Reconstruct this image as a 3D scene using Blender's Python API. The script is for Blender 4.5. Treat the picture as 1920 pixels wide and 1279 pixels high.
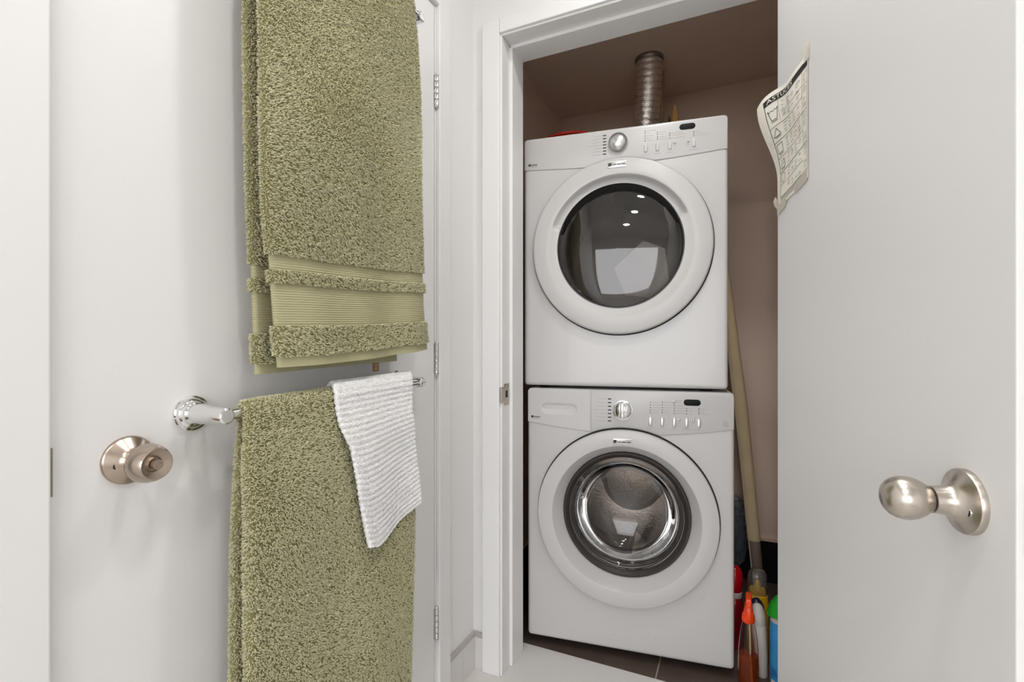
import bpy, bmesh, math, random
import numpy as np
from mathutils import Matrix, Vector, noise as mnoise
random.seed(5); rng = np.random.default_rng(11)
for o in list(bpy.data.objects): bpy.data.objects.remove(o, do_unlink=True)
scene = bpy.context.scene
C = scene.collection
R = math.radians
H0 = 1.07                      # height of the camera above the floor; heights below are given from the camera level

# ---------------------------------------------------------------- camera, world, lights, exposure
cam = bpy.data.cameras.new('camera'); cam.sensor_width = 36; cam.lens = 36*915/1920; cam.shift_y = 11.5/1920
cam.clip_start = 0.02
co = bpy.data.objects.new('camera', cam); C.objects.link(co)
co.location = (0, 0, H0); co.rotation_euler = (R(90), 0, R(24.65)); scene.camera = co

WORLD = 3.9
w = bpy.data.worlds.new('world'); scene.world = w; w.use_nodes = True
w.node_tree.nodes['Background'].inputs[0].default_value = (.96, .97, 1, 1)
w.node_tree.nodes['Background'].inputs[1].default_value = WORLD

scene.view_settings.view_transform = 'Standard'; scene.view_settings.look = 'None'
scene.view_settings.exposure = 0.38; scene.view_settings.gamma = 1; scene.view_settings.use_curve_mapping = False
DOWNLIGHTS = [(.02, 1.0), (.02, .30), (.02, -.60), (-.05, -1.4)]
DOWN_POWER = 4.5
CEIL = 1.38

# ---------------------------------------------------------------- helpers
MATS = {}
def lin(c): return tuple(((v/12.92) if v <= .04045 else ((v+.055)/1.055)**2.4) for v in c)
def hexc(h): return lin(tuple(int(h[i:i+2], 16)/255 for i in (0, 2, 4)))
def mat(name, col, rough=.5, metal=0, trans=0, ior=1.45, coat=0, alpha=1, spec=.5, emit=None, bump=None, var=None, aniso=0, sheen=0):
    if name in MATS: return MATS[name]
    m = bpy.data.materials.new(name); m.use_nodes = True; MATS[name] = m
    nt = m.node_tree; b = nt.nodes['Principled BSDF']; I = b.inputs
    c = hexc(col) if isinstance(col, str) else col
    I['Base Color'].default_value = (*c, 1); I['Roughness'].default_value = rough; I['Metallic'].default_value = metal
    I['Transmission Weight'].default_value = trans; I['IOR'].default_value = ior; I['Coat Weight'].default_value = coat
    I['Alpha'].default_value = alpha; I['Specular IOR Level'].default_value = spec
    if aniso: I['Anisotropic'].default_value = aniso
    if sheen: I['Sheen Weight'].default_value = sheen
    if emit: I['Emission Color'].default_value = (*emit[0], 1); I['Emission Strength'].default_value = emit[1]
    tc = None
    def coords():
        nonlocal tc
        if tc is None: tc = nt.nodes.new('ShaderNodeTexCoord')
        return tc.outputs['Object']
    if bump:   # (scale, strength, distance, stretch)
        n = nt.nodes.new('ShaderNodeTexNoise'); n.inputs['Scale'].default_value = bump[0]; n.inputs['Detail'].default_value = 3
        if len(bump) > 3:
            mp = nt.nodes.new('ShaderNodeMapping'); mp.inputs['Scale'].default_value = bump[3]
            nt.links.new(coords(), mp.inputs[0]); nt.links.new(mp.outputs[0], n.inputs['Vector'])
        else: nt.links.new(coords(), n.inputs['Vector'])
        bp = nt.nodes.new('ShaderNodeBump'); bp.inputs['Strength'].default_value = bump[1]; bp.inputs['Distance'].default_value = bump[2]
        nt.links.new(n.outputs['Fac'], bp.inputs['Height']); nt.links.new(bp.outputs[0], I['Normal'])
    if var:    # (scale, second colour, contrast)
        n = nt.nodes.new('ShaderNodeTexNoise'); n.inputs['Scale'].default_value = var[0]; n.inputs['Detail'].default_value = 4
        nt.links.new(coords(), n.inputs['Vector'])
        rp = nt.nodes.new('ShaderNodeValToRGB'); k = var[2]
        rp.color_ramp.elements[0].position = .5-k; rp.color_ramp.elements[1].position = .5+k
        rp.color_ramp.elements[0].color = (*c, 1); rp.color_ramp.elements[1].color = (*hexc(var[1]), 1)
        nt.links.new(n.outputs['Fac'], rp.inputs[0]); nt.links.new(rp.outputs[0], I['Base Color'])
    return m

XF = {}   # world matrix of every thing's root, inverted, for parts given in world coordinates
def tag(o, label=None, cat=None, group=None, kind=None):
    for k, v in (('label', label), ('category', cat), ('group', group), ('kind', kind)):
        if v: o[k] = v
    return o
def thing(name, label, cat, loc=(0, 0, 0), rz=0, group=None, kind=None):
    o = bpy.data.objects.new(name, None); C.objects.link(o); o.empty_display_size = .05
    o.location = loc; o.rotation_euler = (0, 0, rz)
    XF[o] = (Matrix.Translation(loc) @ Matrix.Rotation(rz, 4, 'Z')).inverted()
    return tag(o, label, cat, group, kind)
def xf_of(p):
    while p is not None:
        if p in XF: return XF[p]
        p = p.parent
    return None
def mk(name, V, F, m, parent=None, smooth=True, world=True, sharp=38, label=None, kind=None, fixn=True):
    V = np.asarray(V, dtype=float)
    if world and parent is not None:
        M = xf_of(parent)
        if M is not None:
            A = np.array(M); V = V @ A[:3, :3].T + A[:3, 3]
    me = bpy.data.meshes.new(name)
    me.from_pydata(V.tolist(), [], [tuple(f) for f in F]); me.update()
    if fixn and len(F) < 90000:
        bm = bmesh.new(); bm.from_mesh(me); bmesh.ops.recalc_face_normals(bm, faces=bm.faces[:]); bm.to_mesh(me); bm.free()
    if smooth:
        me.polygons.foreach_set('use_smooth', [True]*len(me.polygons))
        try: me.set_sharp_from_angle(angle=R(sharp))
        except Exception: pass
    me.materials.append(m)
    o = bpy.data.objects.new(name, me); C.objects.link(o)
    if parent is not None: o.parent = parent
    return tag(o, label, None, None, kind)
def join(*parts):
    V, F = [], []
    for v, f in parts:
        k = len(V); V += [tuple(p) for p in v]; F += [tuple(i+k for i in q) for q in f]
    return V, F
def flip(vf): return vf[0], [tuple(reversed(f)) for f in vf[1]]
def loft(rings, closed=True, cap0=False, cap1=False, loop=False):
    n = len(rings[0]); V = [tuple(p) for r in rings for p in r]; F = []
    m = len(rings)
    for i in range(m if loop else m-1):
        a, b = i*n, ((i+1) % m)*n
        for j in range(n if closed else n-1):
            k = (j+1) % n
            F.append((a+j, a+k, b+k, b+j))
    if cap0: F.append(tuple(reversed(range(n))))
    if cap1: F.append(tuple((m-1)*n+j for j in range(n)))
    return V, F
def frame(axis):
    a = Vector(axis).normalized(); u = a.cross(Vector((0, 0, 1)))
    if u.length < 1e-4: u = Vector((1, 0, 0))
    u.normalize(); return a, u, a.cross(u)
def lathe(profile, origin, axis, n=48, sx=1, sy=1, cap0=False, cap1=False):
    """profile: (radius, distance along axis)"""
    a, u, v = frame(axis); o = Vector(origin); rings = []
    for r, d in profile:
        rings.append([o + a*d + u*(r*sx*math.cos(2*math.pi*i/n)) + v*(r*sy*math.sin(2*math.pi*i/n)) for i in range(n)])
    return loft(rings, True, cap0, cap1)
def box(x0, x1, y0, y1, z0, z1, b=0):
    if b <= 0:
        V = [(x, y, z) for z in (z0, z1) for y in (y0, y1) for x in (x0, x1)]
        return V, [(0, 2, 3, 1), (4, 5, 7, 6), (0, 1, 5, 4), (2, 6, 7, 3), (0, 4, 6, 2), (1, 3, 7, 5)]
    bm = bmesh.new(); bmesh.ops.create_cube(bm, size=1)
    for v in bm.verts:
        v.co = Vector(((x0+x1)/2 + v.co.x*(x1-x0), (y0+y1)/2 + v.co.y*(y1-y0), (z0+z1)/2 + v.co.z*(z1-z0)))
    bmesh.ops.bevel(bm, geom=bm.edges[:], offset=b, segments=2, affect='EDGES', profile=.5)
    bm.verts.index_update(); r = ([tuple(v.co) for v in bm.verts], [tuple(v.index for v in f.verts) for f in bm.faces]); bm.free(); return r
def tube(pts, r, n=12, caps=True):
    rings = []; P = [Vector(p) for p in pts]
    for i, p in enumerate(P):
        t = (P[min(i+1, len(P)-1)] - P[max(i-1, 0)]).normalized(); a, u, v = frame(t)
        rr = r[i] if isinstance(r, (list, tuple)) else r
        rings.append([p + u*rr*math.cos(2*math.pi*k/n) + v*rr*math.sin(2*math.pi*k/n) for k in range(n)])
    return loft(rings, True, caps, caps)
def inset(poly, d):
    """offset a counter-clockwise 2d outline inwards"""
    n = len(poly); out = []
    for i in range(n):
        p0, p1, p2 = Vector(poly[i-1]), Vector(poly[i]), Vector(poly[(i+1) % n])
        e1 = (p1-p0).normalized(); e2 = (p2-p1).normalized()
        n1 = Vector((-e1.y, e1.x)); n2 = Vector((-e2.y, e2.x)); m = n1+n2
        k = max(1+n1.dot(n2), .35)
        q = p1 + m*(d/k); out.append((q.x, q.y))
    return out
def plate(poly, y_back, y_front, b=.001, fn=None):
    """2d outline (x,z) counter-clockwise seen from the front (-y); raised slab with a rounded front edge"""
    s = -1 if y_front < y_back else 1
    r = [[(x, y_back, z) for x, z in poly], [(x, y_front - s*b, z) for x, z in poly],
         [(x, y_front - s*b*.3, z) for x, z in inset(poly, b*.3)], [(x, y_front, z) for x, z in inset(poly, b)]]
    V, F = loft(r, True, True, True)
    if fn: V = [fn(*p) for p in V]
    return V, F
def pill(cx, cz, w, h, n=10):
    r = min(w, h)/2; P = []
    if w >= h:
        for i in range(n+1): a = -math.pi/2 + math.pi*i/n; P.append((cx+w/2-r+r*math.cos(a), cz+r*math.sin(a)))
        for i in range(n+1): a = math.pi/2 + math.pi*i/n; P.append((cx-w/2+r+r*math.cos(a), cz+r*math.sin(a)))
    else:
        for i in range(n+1): a = math.pi*i/n; P.append((cx+r*math.cos(a), cz+h/2-r+r*math.sin(a)))
        for i in range(n+1): a = math.pi + math.pi*i/n; P.append((cx+r*math.cos(a), cz-h/2+r+r*math.sin(a)))
    return P
def rrect(x0, x1, z0, z1, r, n=6):
    P = []
    for cx, cz, a0 in ((x1-r, z0+r, -90), (x1-r, z1-r, 0), (x0+r, z1-r, 90), (x0+r, z0+r, 180)):
        for i in range(n+1): a = R(a0 + 90*i/n); P.append((cx+r*math.cos(a), cz+r*math.sin(a)))
    return P
def text2d(s, size, width=None, bold=0.0, shear=0.0):
    cu = bpy.data.curves.new('lettering', 'FONT'); cu.body = s; cu.size = size; cu.align_x = 'CENTER'; cu.align_y = 'CENTER'
    cu.offset = bold; cu.shear = shear; cu.resolution_u = 3
    o = bpy.data.objects.new('lettering', cu); C.objects.link(o)
    dg = bpy.context.evaluated_depsgraph_get(); me = bpy.data.meshes.new_from_object(o.evaluated_get(dg))
    V = [(v.co.x, v.co.y) for v in me.vertices]; F = [tuple(p.vertices) for p in me.polygons]
    bpy.data.objects.remove(o); bpy.data.curves.remove(cu); bpy.data.meshes.remove(me)
    xs = [p[0] for p in V]; k = (width/(max(xs)-min(xs))) if width else 1; c = (max(xs)+min(xs))/2
    ys = [p[1] for p in V]; cy = (max(ys)+min(ys))/2
    return [((x-c)*k, (y-cy)*(k if width else 1)) for x, y in V], F
def lerp_(a, b, t): return a+(b-a)*t
def smooth01(t): t = max(0, min(1, t)); return t*t*(3-2*t)

# ---------------------------------------------------------------- materials
WALL = mat('white_wall_paint', (.80, .795, .785), .55, bump=(260, .12, .002))
DOORM = mat('white_door_paint', (.79, .78, .77), .42, bump=(180, .08, .002))
TRIMM = mat('white_trim_paint', (.80, .795, .785), .38)
CEILM = mat('white_ceiling_paint', (.82, .81, .80), .7)
TAUPE = mat('taupe_closet_paint', (.74, .575, .465), .65, bump=(240, .12, .002))
TILE = mat('pale_grey_tile', 'dad7d3', .3, var=(5, 'd2cfcb', .25))
GROUT = mat('pale_grout', 'b4afa9', .8)
DTILE = mat('dark_brown_tile', '5a4d45', .45, var=(9, '4d413a', .25))
DGROUT = mat('light_grout', 'a59b92', .8)
WOODF = mat('brown_wood_floor', '3f2b1e', .45, var=(3, '4c3526', .3))
BLACK = mat('black_skirting_paint', '100f11', .4)
NICKEL = mat('satin_nickel', (.45, .375, .31), .26, 1, bump=(60, .05, .001))
NICKEL2 = mat('satin_nickel_light', (.56, .51, .45), .27, 1, bump=(60, .05, .001))
CHROME = mat('chrome', (.82, .82, .82), .06, 1)
HINGEM = mat('hinge_steel', (.66, .65, .63), .25, 1)
DARK = mat('dark_recess', '1a1715', .6)
WHITE = mat('white_enamel', (.548, .538, .528), .22, coat=.2)
WHITE2 = mat('white_plastic', (.548, .538, .528), .3)
GREYP = mat('grey_button_plastic', (.55, .54, .53), .3)
SILVER = mat('satin_silver_plastic', (.62, .61, .60), .24, .85)
INK = mat('grey_print', 'a3a09d', .6)
BTN = mat('chrome_button', (.52, .51, .50), .3, .9)
BADGE = mat('satin_badge_metal', (.62, .61, .60), .35, .8)
INKD = mat('dark_print', '35312f', .5)
LCD = mat('dark_display', '0c0d10', .5, spec=.2)
RUBBER = mat('dark_rubber', '2e2926', .5)
DRUM = mat('drum_steel', (.42, .38, .35), .28, 1, bump=(120, .3, .003))
DRUM2 = mat('dryer_drum_enamel', (.46, .43, .41), .4)
GLASS = mat('smoked_door_glass', (.66, .64, .62), .02, 0, 1, 1.5)
GLASSW = mat('clear_door_bowl', (.60, .57, .54), .02, 0, 1, 1.5)

# ---------------------------------------------------------------- the room
def struct(name, vf, m, label=None, parent=None, smooth=False, world=True):
    o = mk(name, vf[0], vf[1], m, parent, smooth, world)
    if parent is None: tag(o, label, None, None, 'structure')
    return o
FZ = -1.07
DY0, DY1, DTOP = .322, 1.1988, .994          # left door: latch edge, hinge edge, top
WY = 1.434                                   # face of the closet wall
struct('wall_left', join(box(-.92, -.80, -2.4, DY0-.02, FZ, CEIL), box(-.92, -.80, DY1+.014, WY+.14, FZ, CEIL),
       box(-.92, -.80, DY0-.02, DY1+.014, DTOP+.016, CEIL)), WALL, 'white painted left wall around the towel door')
JX, JR, JZ = -.691, .125, 1.0125             # closet opening: left jamb face, right jamb face, head
struct('wall_back', join(box(-.80, JX-.018, WY, WY+.14, FZ, CEIL), box(JR+.018, 1.30, WY, WY+.14, FZ, CEIL),
       box(JX-.018, JR+.018, WY, WY+.14, JZ+.018, CEIL)), WALL, 'white wall with the laundry closet opening')
struct('wall_right', box(1.30, 1.42, -2.4, WY+.14, FZ, CEIL), WALL, 'white painted right wall beyond the open door')
struct('wall_front', join(box(-.92, -.72, -2.52, -2.4, FZ, CEIL), box(.95, 1.42, -2.52, -2.4, FZ, CEIL), box(-.72, .95, -2.52, -2.4, 1.10, CEIL)), WALL, 'white wall behind the camera')  # unseen opening, widened so bright world light fills the closet
struct('ceiling', box(-.92, 1.42, -2.52, WY+.14, CEIL, CEIL+.06), CEILM, 'white ceiling')
struct('floor_hall', box(-4, 4.5, -7, -2.52, FZ-.06, FZ-.002), WOODF, 'brown wooden floor of the hall behind the camera')
# floors: tiles are pieces of it
TH_Y = 1.625
fl = struct('floor', box(-.92, 1.42, -2.52, TH_Y, FZ-.06, FZ-.003), GROUT, 'pale grey tile floor of the bathroom')
tx = [-.80, -.20, .40, 1.0, 1.3]; ty = [TH_Y-.6*k for k in range(0, 5)]
tv = None
for i in range(len(tx)-1):
    for j in range(len(ty)-1):
        x0, x1, y1, y0 = tx[i], tx[i+1], ty[j], ty[j+1]
        if j == 0 and x1 > .1: x1 = min(x1, .07) if x0 < .07 else x1
        if x1-x0 < .05 or (j == 0 and x0 > .08): continue
        mk('tile', *box(x0+.001, x1-.001, y0+.001, y1-.0005, FZ-.006, FZ, .0012), TILE, fl, False)
fl2 = struct('floor_closet', box(-.90, .37, TH_Y, 2.54, FZ-.06, FZ-.006), DGROUT, 'dark brown tile floor of the closet')
cx = [-.863, -.237, .35]; cy = [TH_Y+.001, 1.99, 2.35, 2.52]
for i in range(len(cx)-1):
    for j in range(len(cy)-1):
        mk('tile', *box(cx[i]+.0025, cx[i+1]-.0025, cy[j]+(0 if j == 0 else .002), cy[j+1]-.002, FZ-.010, FZ-.003, .001), DTILE, fl2, False)

# closet shell
CL, CR, CB, CC = -.863, .35, 2.52, 1.2365
struct('wall_closet_left', box(CL-.06, CL, WY+.14, CB+.06, FZ-.01, CC+.06), TAUPE, 'taupe left wall inside the closet')
struct('wall_closet_right', box(CR, CR+.06, WY+.14, CB+.06, FZ-.01, CC+.06), TAUPE, 'taupe right wall inside the closet')
struct('wall_closet_back', box(CL, CR, CB, CB+.06, FZ-.01, CC+.06), TAUPE, 'taupe back wall inside the closet')
struct('ceiling_closet', box(CL, CR, WY+.14, CB, CC, CC+.06), TAUPE, 'taupe ceiling inside the closet')
struct('wall_closet_front', join(box(CL, JX-.018, WY+.1401, WY+.146, FZ, CC), box(JR+.018, CR, WY+.1401, WY+.146, FZ, CC), box(JX-.018, JR+.018, WY+.1401, WY+.146, JZ+.018, CC)), TAUPE, 'taupe inner face of the wall over the closet opening')
SKT = -.885
for nm, b1, b2, lb in (('baseboard_closet_back', box(CL+.012, CR-.012, CB-.012, CB, FZ-.003, SKT), box(CL+.012, CR-.012, CB-.016, CB, SKT, SKT+.012), 'black skirting along the back of the closet'),
                   ('baseboard_closet_left', box(CL, CL+.012, WY+.15, CB, FZ-.003, SKT), box(CL, CL+.016, WY+.15, CB, SKT, SKT+.012), 'black skirting along the left of the closet'),
                   ('baseboard_closet_right', box(CR-.012, CR, WY+.15, CB, FZ-.003, SKT), box(CR-.016, CR, WY+.15, CB, SKT, SKT+.012), 'black skirting along the right of the closet')):
    s_ = struct(nm, b1, BLACK, lb); mk('top_strip', *b2, TAUPE, s_, False)

# closet door frame: jambs with rebate and stop, casing
t1 = struct('trim_1', join(box(JX-.018, JX, WY-.006, WY+.145, FZ, JZ+.018, .002), box(JX-.004, JX+.010, WY+.053, WY+.145, FZ, JZ-.006, .0025)), TRIMM, 'left jamb and stop of the laundry closet')
t2 = struct('trim_2', join(box(JX, JR, WY-.006, WY+.145, JZ, JZ+.018, .002), box(JX+.002, JR-.002, WY+.053, WY+.145, JZ-.010, JZ+.004, .0025)), TRIMM, 'head jamb and stop of the laundry closet')
struct('trim_3', join(box(JR, JR+.018, WY-.006, WY+.145, FZ, JZ+.018, .002), box(JR-.010, JR+.004, WY+.053, WY+.145, FZ, JZ-.006, .0025)), TRIMM, 'right jamb and stop of the laundry closet')
struct('trim_4', box(-.760, JX-.006, WY-.016, WY, FZ, JZ+.054, .003), TRIMM, 'left casing of the laundry closet')
struct('trim_5', box(JX-.006, JR+.068, WY-.016, WY, JZ+.006, JZ+.054, .003), TRIMM, 'head casing of the laundry closet')
struct('trim_6', box(JR+.006, JR+.068, WY-.016, WY, FZ, JZ+.006, .003), TRIMM, 'right casing of the laundry closet')
sp = mk('strike_plate', *join(box(JX, JX+.0025, WY+.002, WY+.046, -.190, -.120, .0008), box(JX-.003, JX+.0026, WY-.016, WY+.002, -.180, -.130, .0008)), NICKEL2, t1, False)
mk('strike_hole', *box(JX+.002, JX+.0029, WY+.016, WY+.032, -.166, -.143), DARK, t1, False)
for z in (-.128, -.182): mk('screw', *lathe([(.0001, .0016), (.003, .0016), (.0036, 0)], (JX+.0022, WY+.024, z), (1, 0, 0), 12), NICKEL, t1)

# left door frame
struct('trim_7', box(-.80, -.786, DY0-.066, DY0-.004, FZ, DTOP+.066, .003), TRIMM, 'latch-side casing of the towel door')
struct('trim_8', box(-.80, -.786, DY1+.0085, DY1+.070, FZ, DTOP+.066, .003), TRIMM, 'hinge-side casing of the towel door')
struct('trim_9', box(-.80, -.786, DY0-.004, DY1+.0085, DTOP+.006, DTOP+.066, .003), TRIMM, 'head casing of the towel door')
t10 = struct('trim_10', join(box(-.90, -.7995, DY0-.02, DY0-.003, FZ, DTOP+.016), box(-.90, -.7995, DY1+.003, DY1+.014, FZ, DTOP+.016), box(-.90, -.7995, DY0-.003, DY1+.003, DTOP+.003, DTOP+.016)), TRIMM, 'jamb of the towel door')
mk('strike_plate', *box(-.806, -.7868, DY0-.0040, DY0-.0024, -.19, -.128, .0004), mat('aged_brass', (.30, .27, .22), .4, .6), t10, False)

# tiled skirting
bl = struct('baseboard_left', box(-.80, -.793, DY1+.070, WY, FZ, -.962), GROUT, 'pale tile skirting on the left wall')
for y0, y1 in ((DY1+.070, 1.345), (1.3465, WY-.009)): mk('tile', *box(-.7935, -.790, y0, y1, FZ, -.963, .001), TILE, bl, False)
mk('edge_strip', *box(-.80, -.789, DY1+.070, WY, -.962, -.948, .001), mat('grey_edge_strip', 'b3aea9', .35), bl, False)
bb = struct('baseboard_back', box(-.793, -.760, WY-.007, WY, FZ, -.962), GROUT, 'pale tile skirting beside the closet casing')
mk('tile', *box(-.790, -.760, WY-.010, WY-.0065, FZ, -.963, .001), TILE, bb, False)
mk('edge_strip', *box(-.789, -.760, WY-.011, WY, -.962, -.948, .001), MATS['grey_edge_strip'], bb, False)

# ---------------------------------------------------------------- doors
def knob_set(parent, o, ax, lock, m, sc=1.0):
    a = Vector(ax).normalized(); o = Vector(o)
    up = Vector((0, 0, 1)); side = a.cross(up)
    if lock:
        ros = [(.0345, 0), (.0345, .003), (.0335, .0045), (.0325, .0055), (.020, .0135), (.0150, .0180), (.0125, .024), (.0115, .030)]
        kn = [(.0115, .028), (.0165, .0285), (.0215, .0325), (.0255, .039), (.0273, .046), (.0270, .053), (.0250, .061), (.0222, .068), (.0205, .0705), (.0195, .0703), (.0090, .0655), (.0085, .0635), (.0001, .0635)]
    else:
        ros = [(.0355, 0), (.0355, .0050), (.0345, .0068), (.0325, .0075), (.024, .0115), (.0185, .0165), (.0160, .022), (.0150, .030), (.0148, .0345), (.0135, .0350)]
        kn = [(.0135, .0368), (.0150, .0372), (.0165, .040), (.0195, .0455), (.0225, .053), (.0240, .061), (.0238, .068), (.0222, .0755), (.0190, .082), (.0145, .0870), (.0090, .0900), (.0040, .0912), (.0001, .0914)]
    if not lock: kn = [(r_, .0368+(d_-.0368)*.84) for r_, d_ in kn]
    r = mk('rosette', *lathe(ros, o, a, 64), m, parent, sharp=30)
    kb = mk('door_knob', *lathe(kn, o, a, 64), m, parent, sharp=30)
    if lock:
        mk('lock_button', *lathe([(.0075, .060), (.0075, .071), (.0068, .0725), (.004, .0728), (.0035, .0718), (.0001, .0716)], o, a, 32), m, kb)
    else:
        mk('neck_groove', *lathe([(.0138, .0345), (.0138, .0375)], o, a, 48), DARK, kb)
    q = o + side*(.021 if lock else -.0225) * (1 if lock else 1) + up*(-.0035)
    q = o + HOLE[lock]
    ring = lathe([(.0034, .0115), (.0046, .0120), (.0050, .0105)], q, a, 20)
    mk('screw_hole', *lathe([(.0001, .0118), (.0036, .0118)], q, a, 20), DARK, r)
    mk('hole_rim', *ring, m, r)
HOLE = {}
# towel door on the left
d1 = thing('door_1', 'white slab door on the left carrying the towel bars', None, (-.80, DY0, FZ), kind='structure')
mk('door_slab', *box(-.836, -.80, DY0, DY1, FZ+.01, DTOP, .0015), DOORM, d1, False)
HOLE[True] = Vector((0, -.020, -.004)); HOLE[False] = Vector((0, .0, 0))
knob_set(d1, (-.80, .4103, -.163), (1, 0, 0), True, NICKEL)
for hz in (.748, -.033, -.807):
    hg = mk('hinge', *box(-.8, -.7990, DY1-.0035, DY1-.0005, hz-.044, hz+.044), HINGEM, d1, False)
    for k in range(5):
        z0 = hz-.044+k*.0176
        mk('knuckle', *lathe([(.0001, z0+.0004), (.0052, z0+.0004), (.0058, z0+.001), (.0058, z0+.0164), (.0052, z0+.0172), (.0001, z0+.0172)], (-.793, DY1+.003, 0), (0, 0, 1), 16), HINGEM, hg)
    for s in (-1, 1):
        mk('hinge_tip', *lathe([(.0058, 0), (.0062, .002), (.0050, .005), (.0025, .007), (.0001, .0072)], (-.793, DY1+.003, hz+s*.044), (0, 0, s), 16), HINGEM, hg)

# open closet door on the right
HP = Vector((.0936, 1.37, 0)); NE = Vector((.24547, .63043, 0)); DV = (NE-HP).normalized(); DN = Vector((DV.y, -DV.x, 0))   # DN points to the camera side
if DN.x > 0: DN = -DN
def dpt(d, z, o=0): p = HP + DV*d + DN*o; return (p.x, p.y, z)
def dbox(d0, d1_, z0, z1, o0, o1, b=0):
    V, F = box(d0, d1_, o0, o1, z0, z1, b)
    V = [dpt(p[0], p[2], p[1]) for p in V]; return V, F
d2 = thing('door_2', 'white slab closet door standing open on the right', None, (HP.x, HP.y, FZ), kind='structure')
V, F = dbox(0, .7555, FZ+.012, .99, -.035, 0, .0015)
mk('door_slab', V, [tuple(reversed(f)) for f in F], DOORM, d2, False)
KD = .686
HOLE[False] = DV*.0215 + Vector((0, 0, -.006))
knob_set(d2, dpt(KD, -.170), DN, False, NICKEL2)
HOLE[False] = -DV*.0215 + Vector((0, 0, -.006))
knob_set(d2, dpt(KD, -.170, -.035), -DN, False, NICKEL2)
mk('latch_plate', *dbox(.7553, .7566, -.20, -.14, -.029, -.006, .0004), NICKEL2, d2, False)
mk('latch_bolt', *dbox(.756, .766, -.179, -.161, -.024, -.011, .002), NICKEL2, d2, False)
for hz in (.80, .05, -.80):
    mk('hinge', *lathe([(.0001, hz-.044), (.0058, hz-.044), (.0058, hz+.044), (.0001, hz+.044)], dpt(-.004, 0, -.041), (0, 0, 1), 14), HINGEM, d2)

# downlights
for i, (x, y) in enumerate(DOWNLIGHTS):
    t = thing('downlight', ['round recessed ceiling downlight nearest the closet', 'round recessed ceiling downlight above the camera spot', 'round recessed ceiling downlight behind the camera', 'round recessed ceiling downlight farthest from the closet'][i], 'downlight', (x, y, CEIL), 0, 'ceiling downlights')
    mk('trim_ring', *lathe([(.055, .002), (.052, -.004), (.060, -.006), (.072, -.004), (.075, 0)], (x, y, CEIL), (0, 0, 1), 40), TRIMM, t)
    mk('lens', *lathe([(.0001, -.001), (.055, -.001)], (x, y, CEIL), (0, 0, 1), 40), mat('lamp_lens', (.9, .9, .9), .5, emit=((1, .95, .88), 12)), t)
    L = bpy.data.lights.new('downlight_lamp', 'AREA'); L.shape = 'DISK'; L.size = .11; L.energy = DOWN_POWER; L.color = (1, .985, .965)
    lo = bpy.data.objects.new('downlight_lamp', L); C.objects.link(lo); lo.parent = t; lo.location = (0, 0, -.008)

# ---------------------------------------------------------------- washer and dryer (built in their own frame: x right, -y to the front, z up)
def around(w, z0, z1, c, y, ins, rad, angs):
    """rounded rectangle of the front, sampled by angle from the centre of the door hole"""
    x0, x1, a0, a1 = ins, w-ins, z0+ins, z1-ins; r = max(rad-ins, .0005); P = []
    for a in angs:
        dx, dz = math.cos(a), math.sin(a); t = 9
        if dx > 1e-9: t = min(t, (x1-c[0])/dx)
        if dx < -1e-9: t = min(t, (x0-c[0])/dx)
        if dz > 1e-9: t = min(t, (a1-c[1])/dz)
        if dz < -1e-9: t = min(t, (a0-c[1])/dz)
        x, z = c[0]+dx*t, c[1]+dz*t
        qx = min(max(x, x0+r), x1-r); qz = min(max(z, a0+r), a1-r)
        if (x != qx) and (z != qz):
            lo, hi = 0, t
            for _ in range(30):
                m_ = (lo+hi)/2; X, Z = c[0]+dx*m_, c[1]+dz*m_
                bx = max(x0+r-X, X-(x1-r), 0); bz = max(a0+r-Z, Z-(a1-r), 0)
                if math.hypot(bx, bz) > r or X < x0 or X > x1 or Z < a0 or Z > a1: hi = m_
                else: lo = m_
            x, z = c[0]+dx*lo, c[1]+dz*lo
        P.append((x, y, z))
    return P
def cabinet(w, z0, z1, D, c, hole, rad=.013):
    A = [2*math.pi*i/120 for i in range(120)]
    for X in (0, w):
        for Z in (z0, z1):
            for k in range(9):
                px = X + (rad*(1-math.cos(R(90*k/8))) if X == 0 else -rad*(1-math.cos(R(90*k/8))))
                pz = Z + (rad*(1-math.sin(R(90*k/8))) if Z == z0 else -rad*(1-math.sin(R(90*k/8))))
                A.append(math.atan2(pz-c[1], px-c[0]) % (2*math.pi))
    A = sorted(set(round(a, 5) for a in A))
    circ = lambda r, y: [(c[0]+r*math.cos(a), y, c[1]+r*math.sin(a)) for a in A]
    e = .011
    rings = [circ(hole-.004, .05), circ(hole, .004), circ(hole+.004, 0)]
    rings += [around(w, z0, z1, c, 0, .016, rad, A)]
    for k in range(6):
        t = R(90*k/5); rings.append(around(w, z0, z1, c, e*(1-math.cos(t)), e*(1-math.sin(t)), rad, A))
    rings.append(around(w, z0, z1, c, D, 0, rad, A))
    return loft(rings, True, False, True)
def ringpart(name, prof, c, m, parent, n=128, sharp=30, arc=None, label=None):
    """lathe about the door axis; prof = (radius, y)"""
    n_ = n if not arc else int(n*(arc[1]-arc[0])/360)+1
    rings = []
    for r, y in prof:
        if arc: rings.append([(c[0]+r*math.cos(R(arc[0]+(arc[1]-arc[0])*i/(n_-1))), y, c[1]+r*math.sin(R(arc[0]+(arc[1]-arc[0])*i/(n_-1)))) for i in range(n_)])
        else: rings.append([(c[0]+r*math.cos(2*math.pi*i/n), y, c[1]+r*math.sin(2*math.pi*i/n)) for i in range(n)])
    V, F = loft(rings, not arc)
    return mk(name, V, F, m, parent, world=False, sharp=sharp, label=label)
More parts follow.
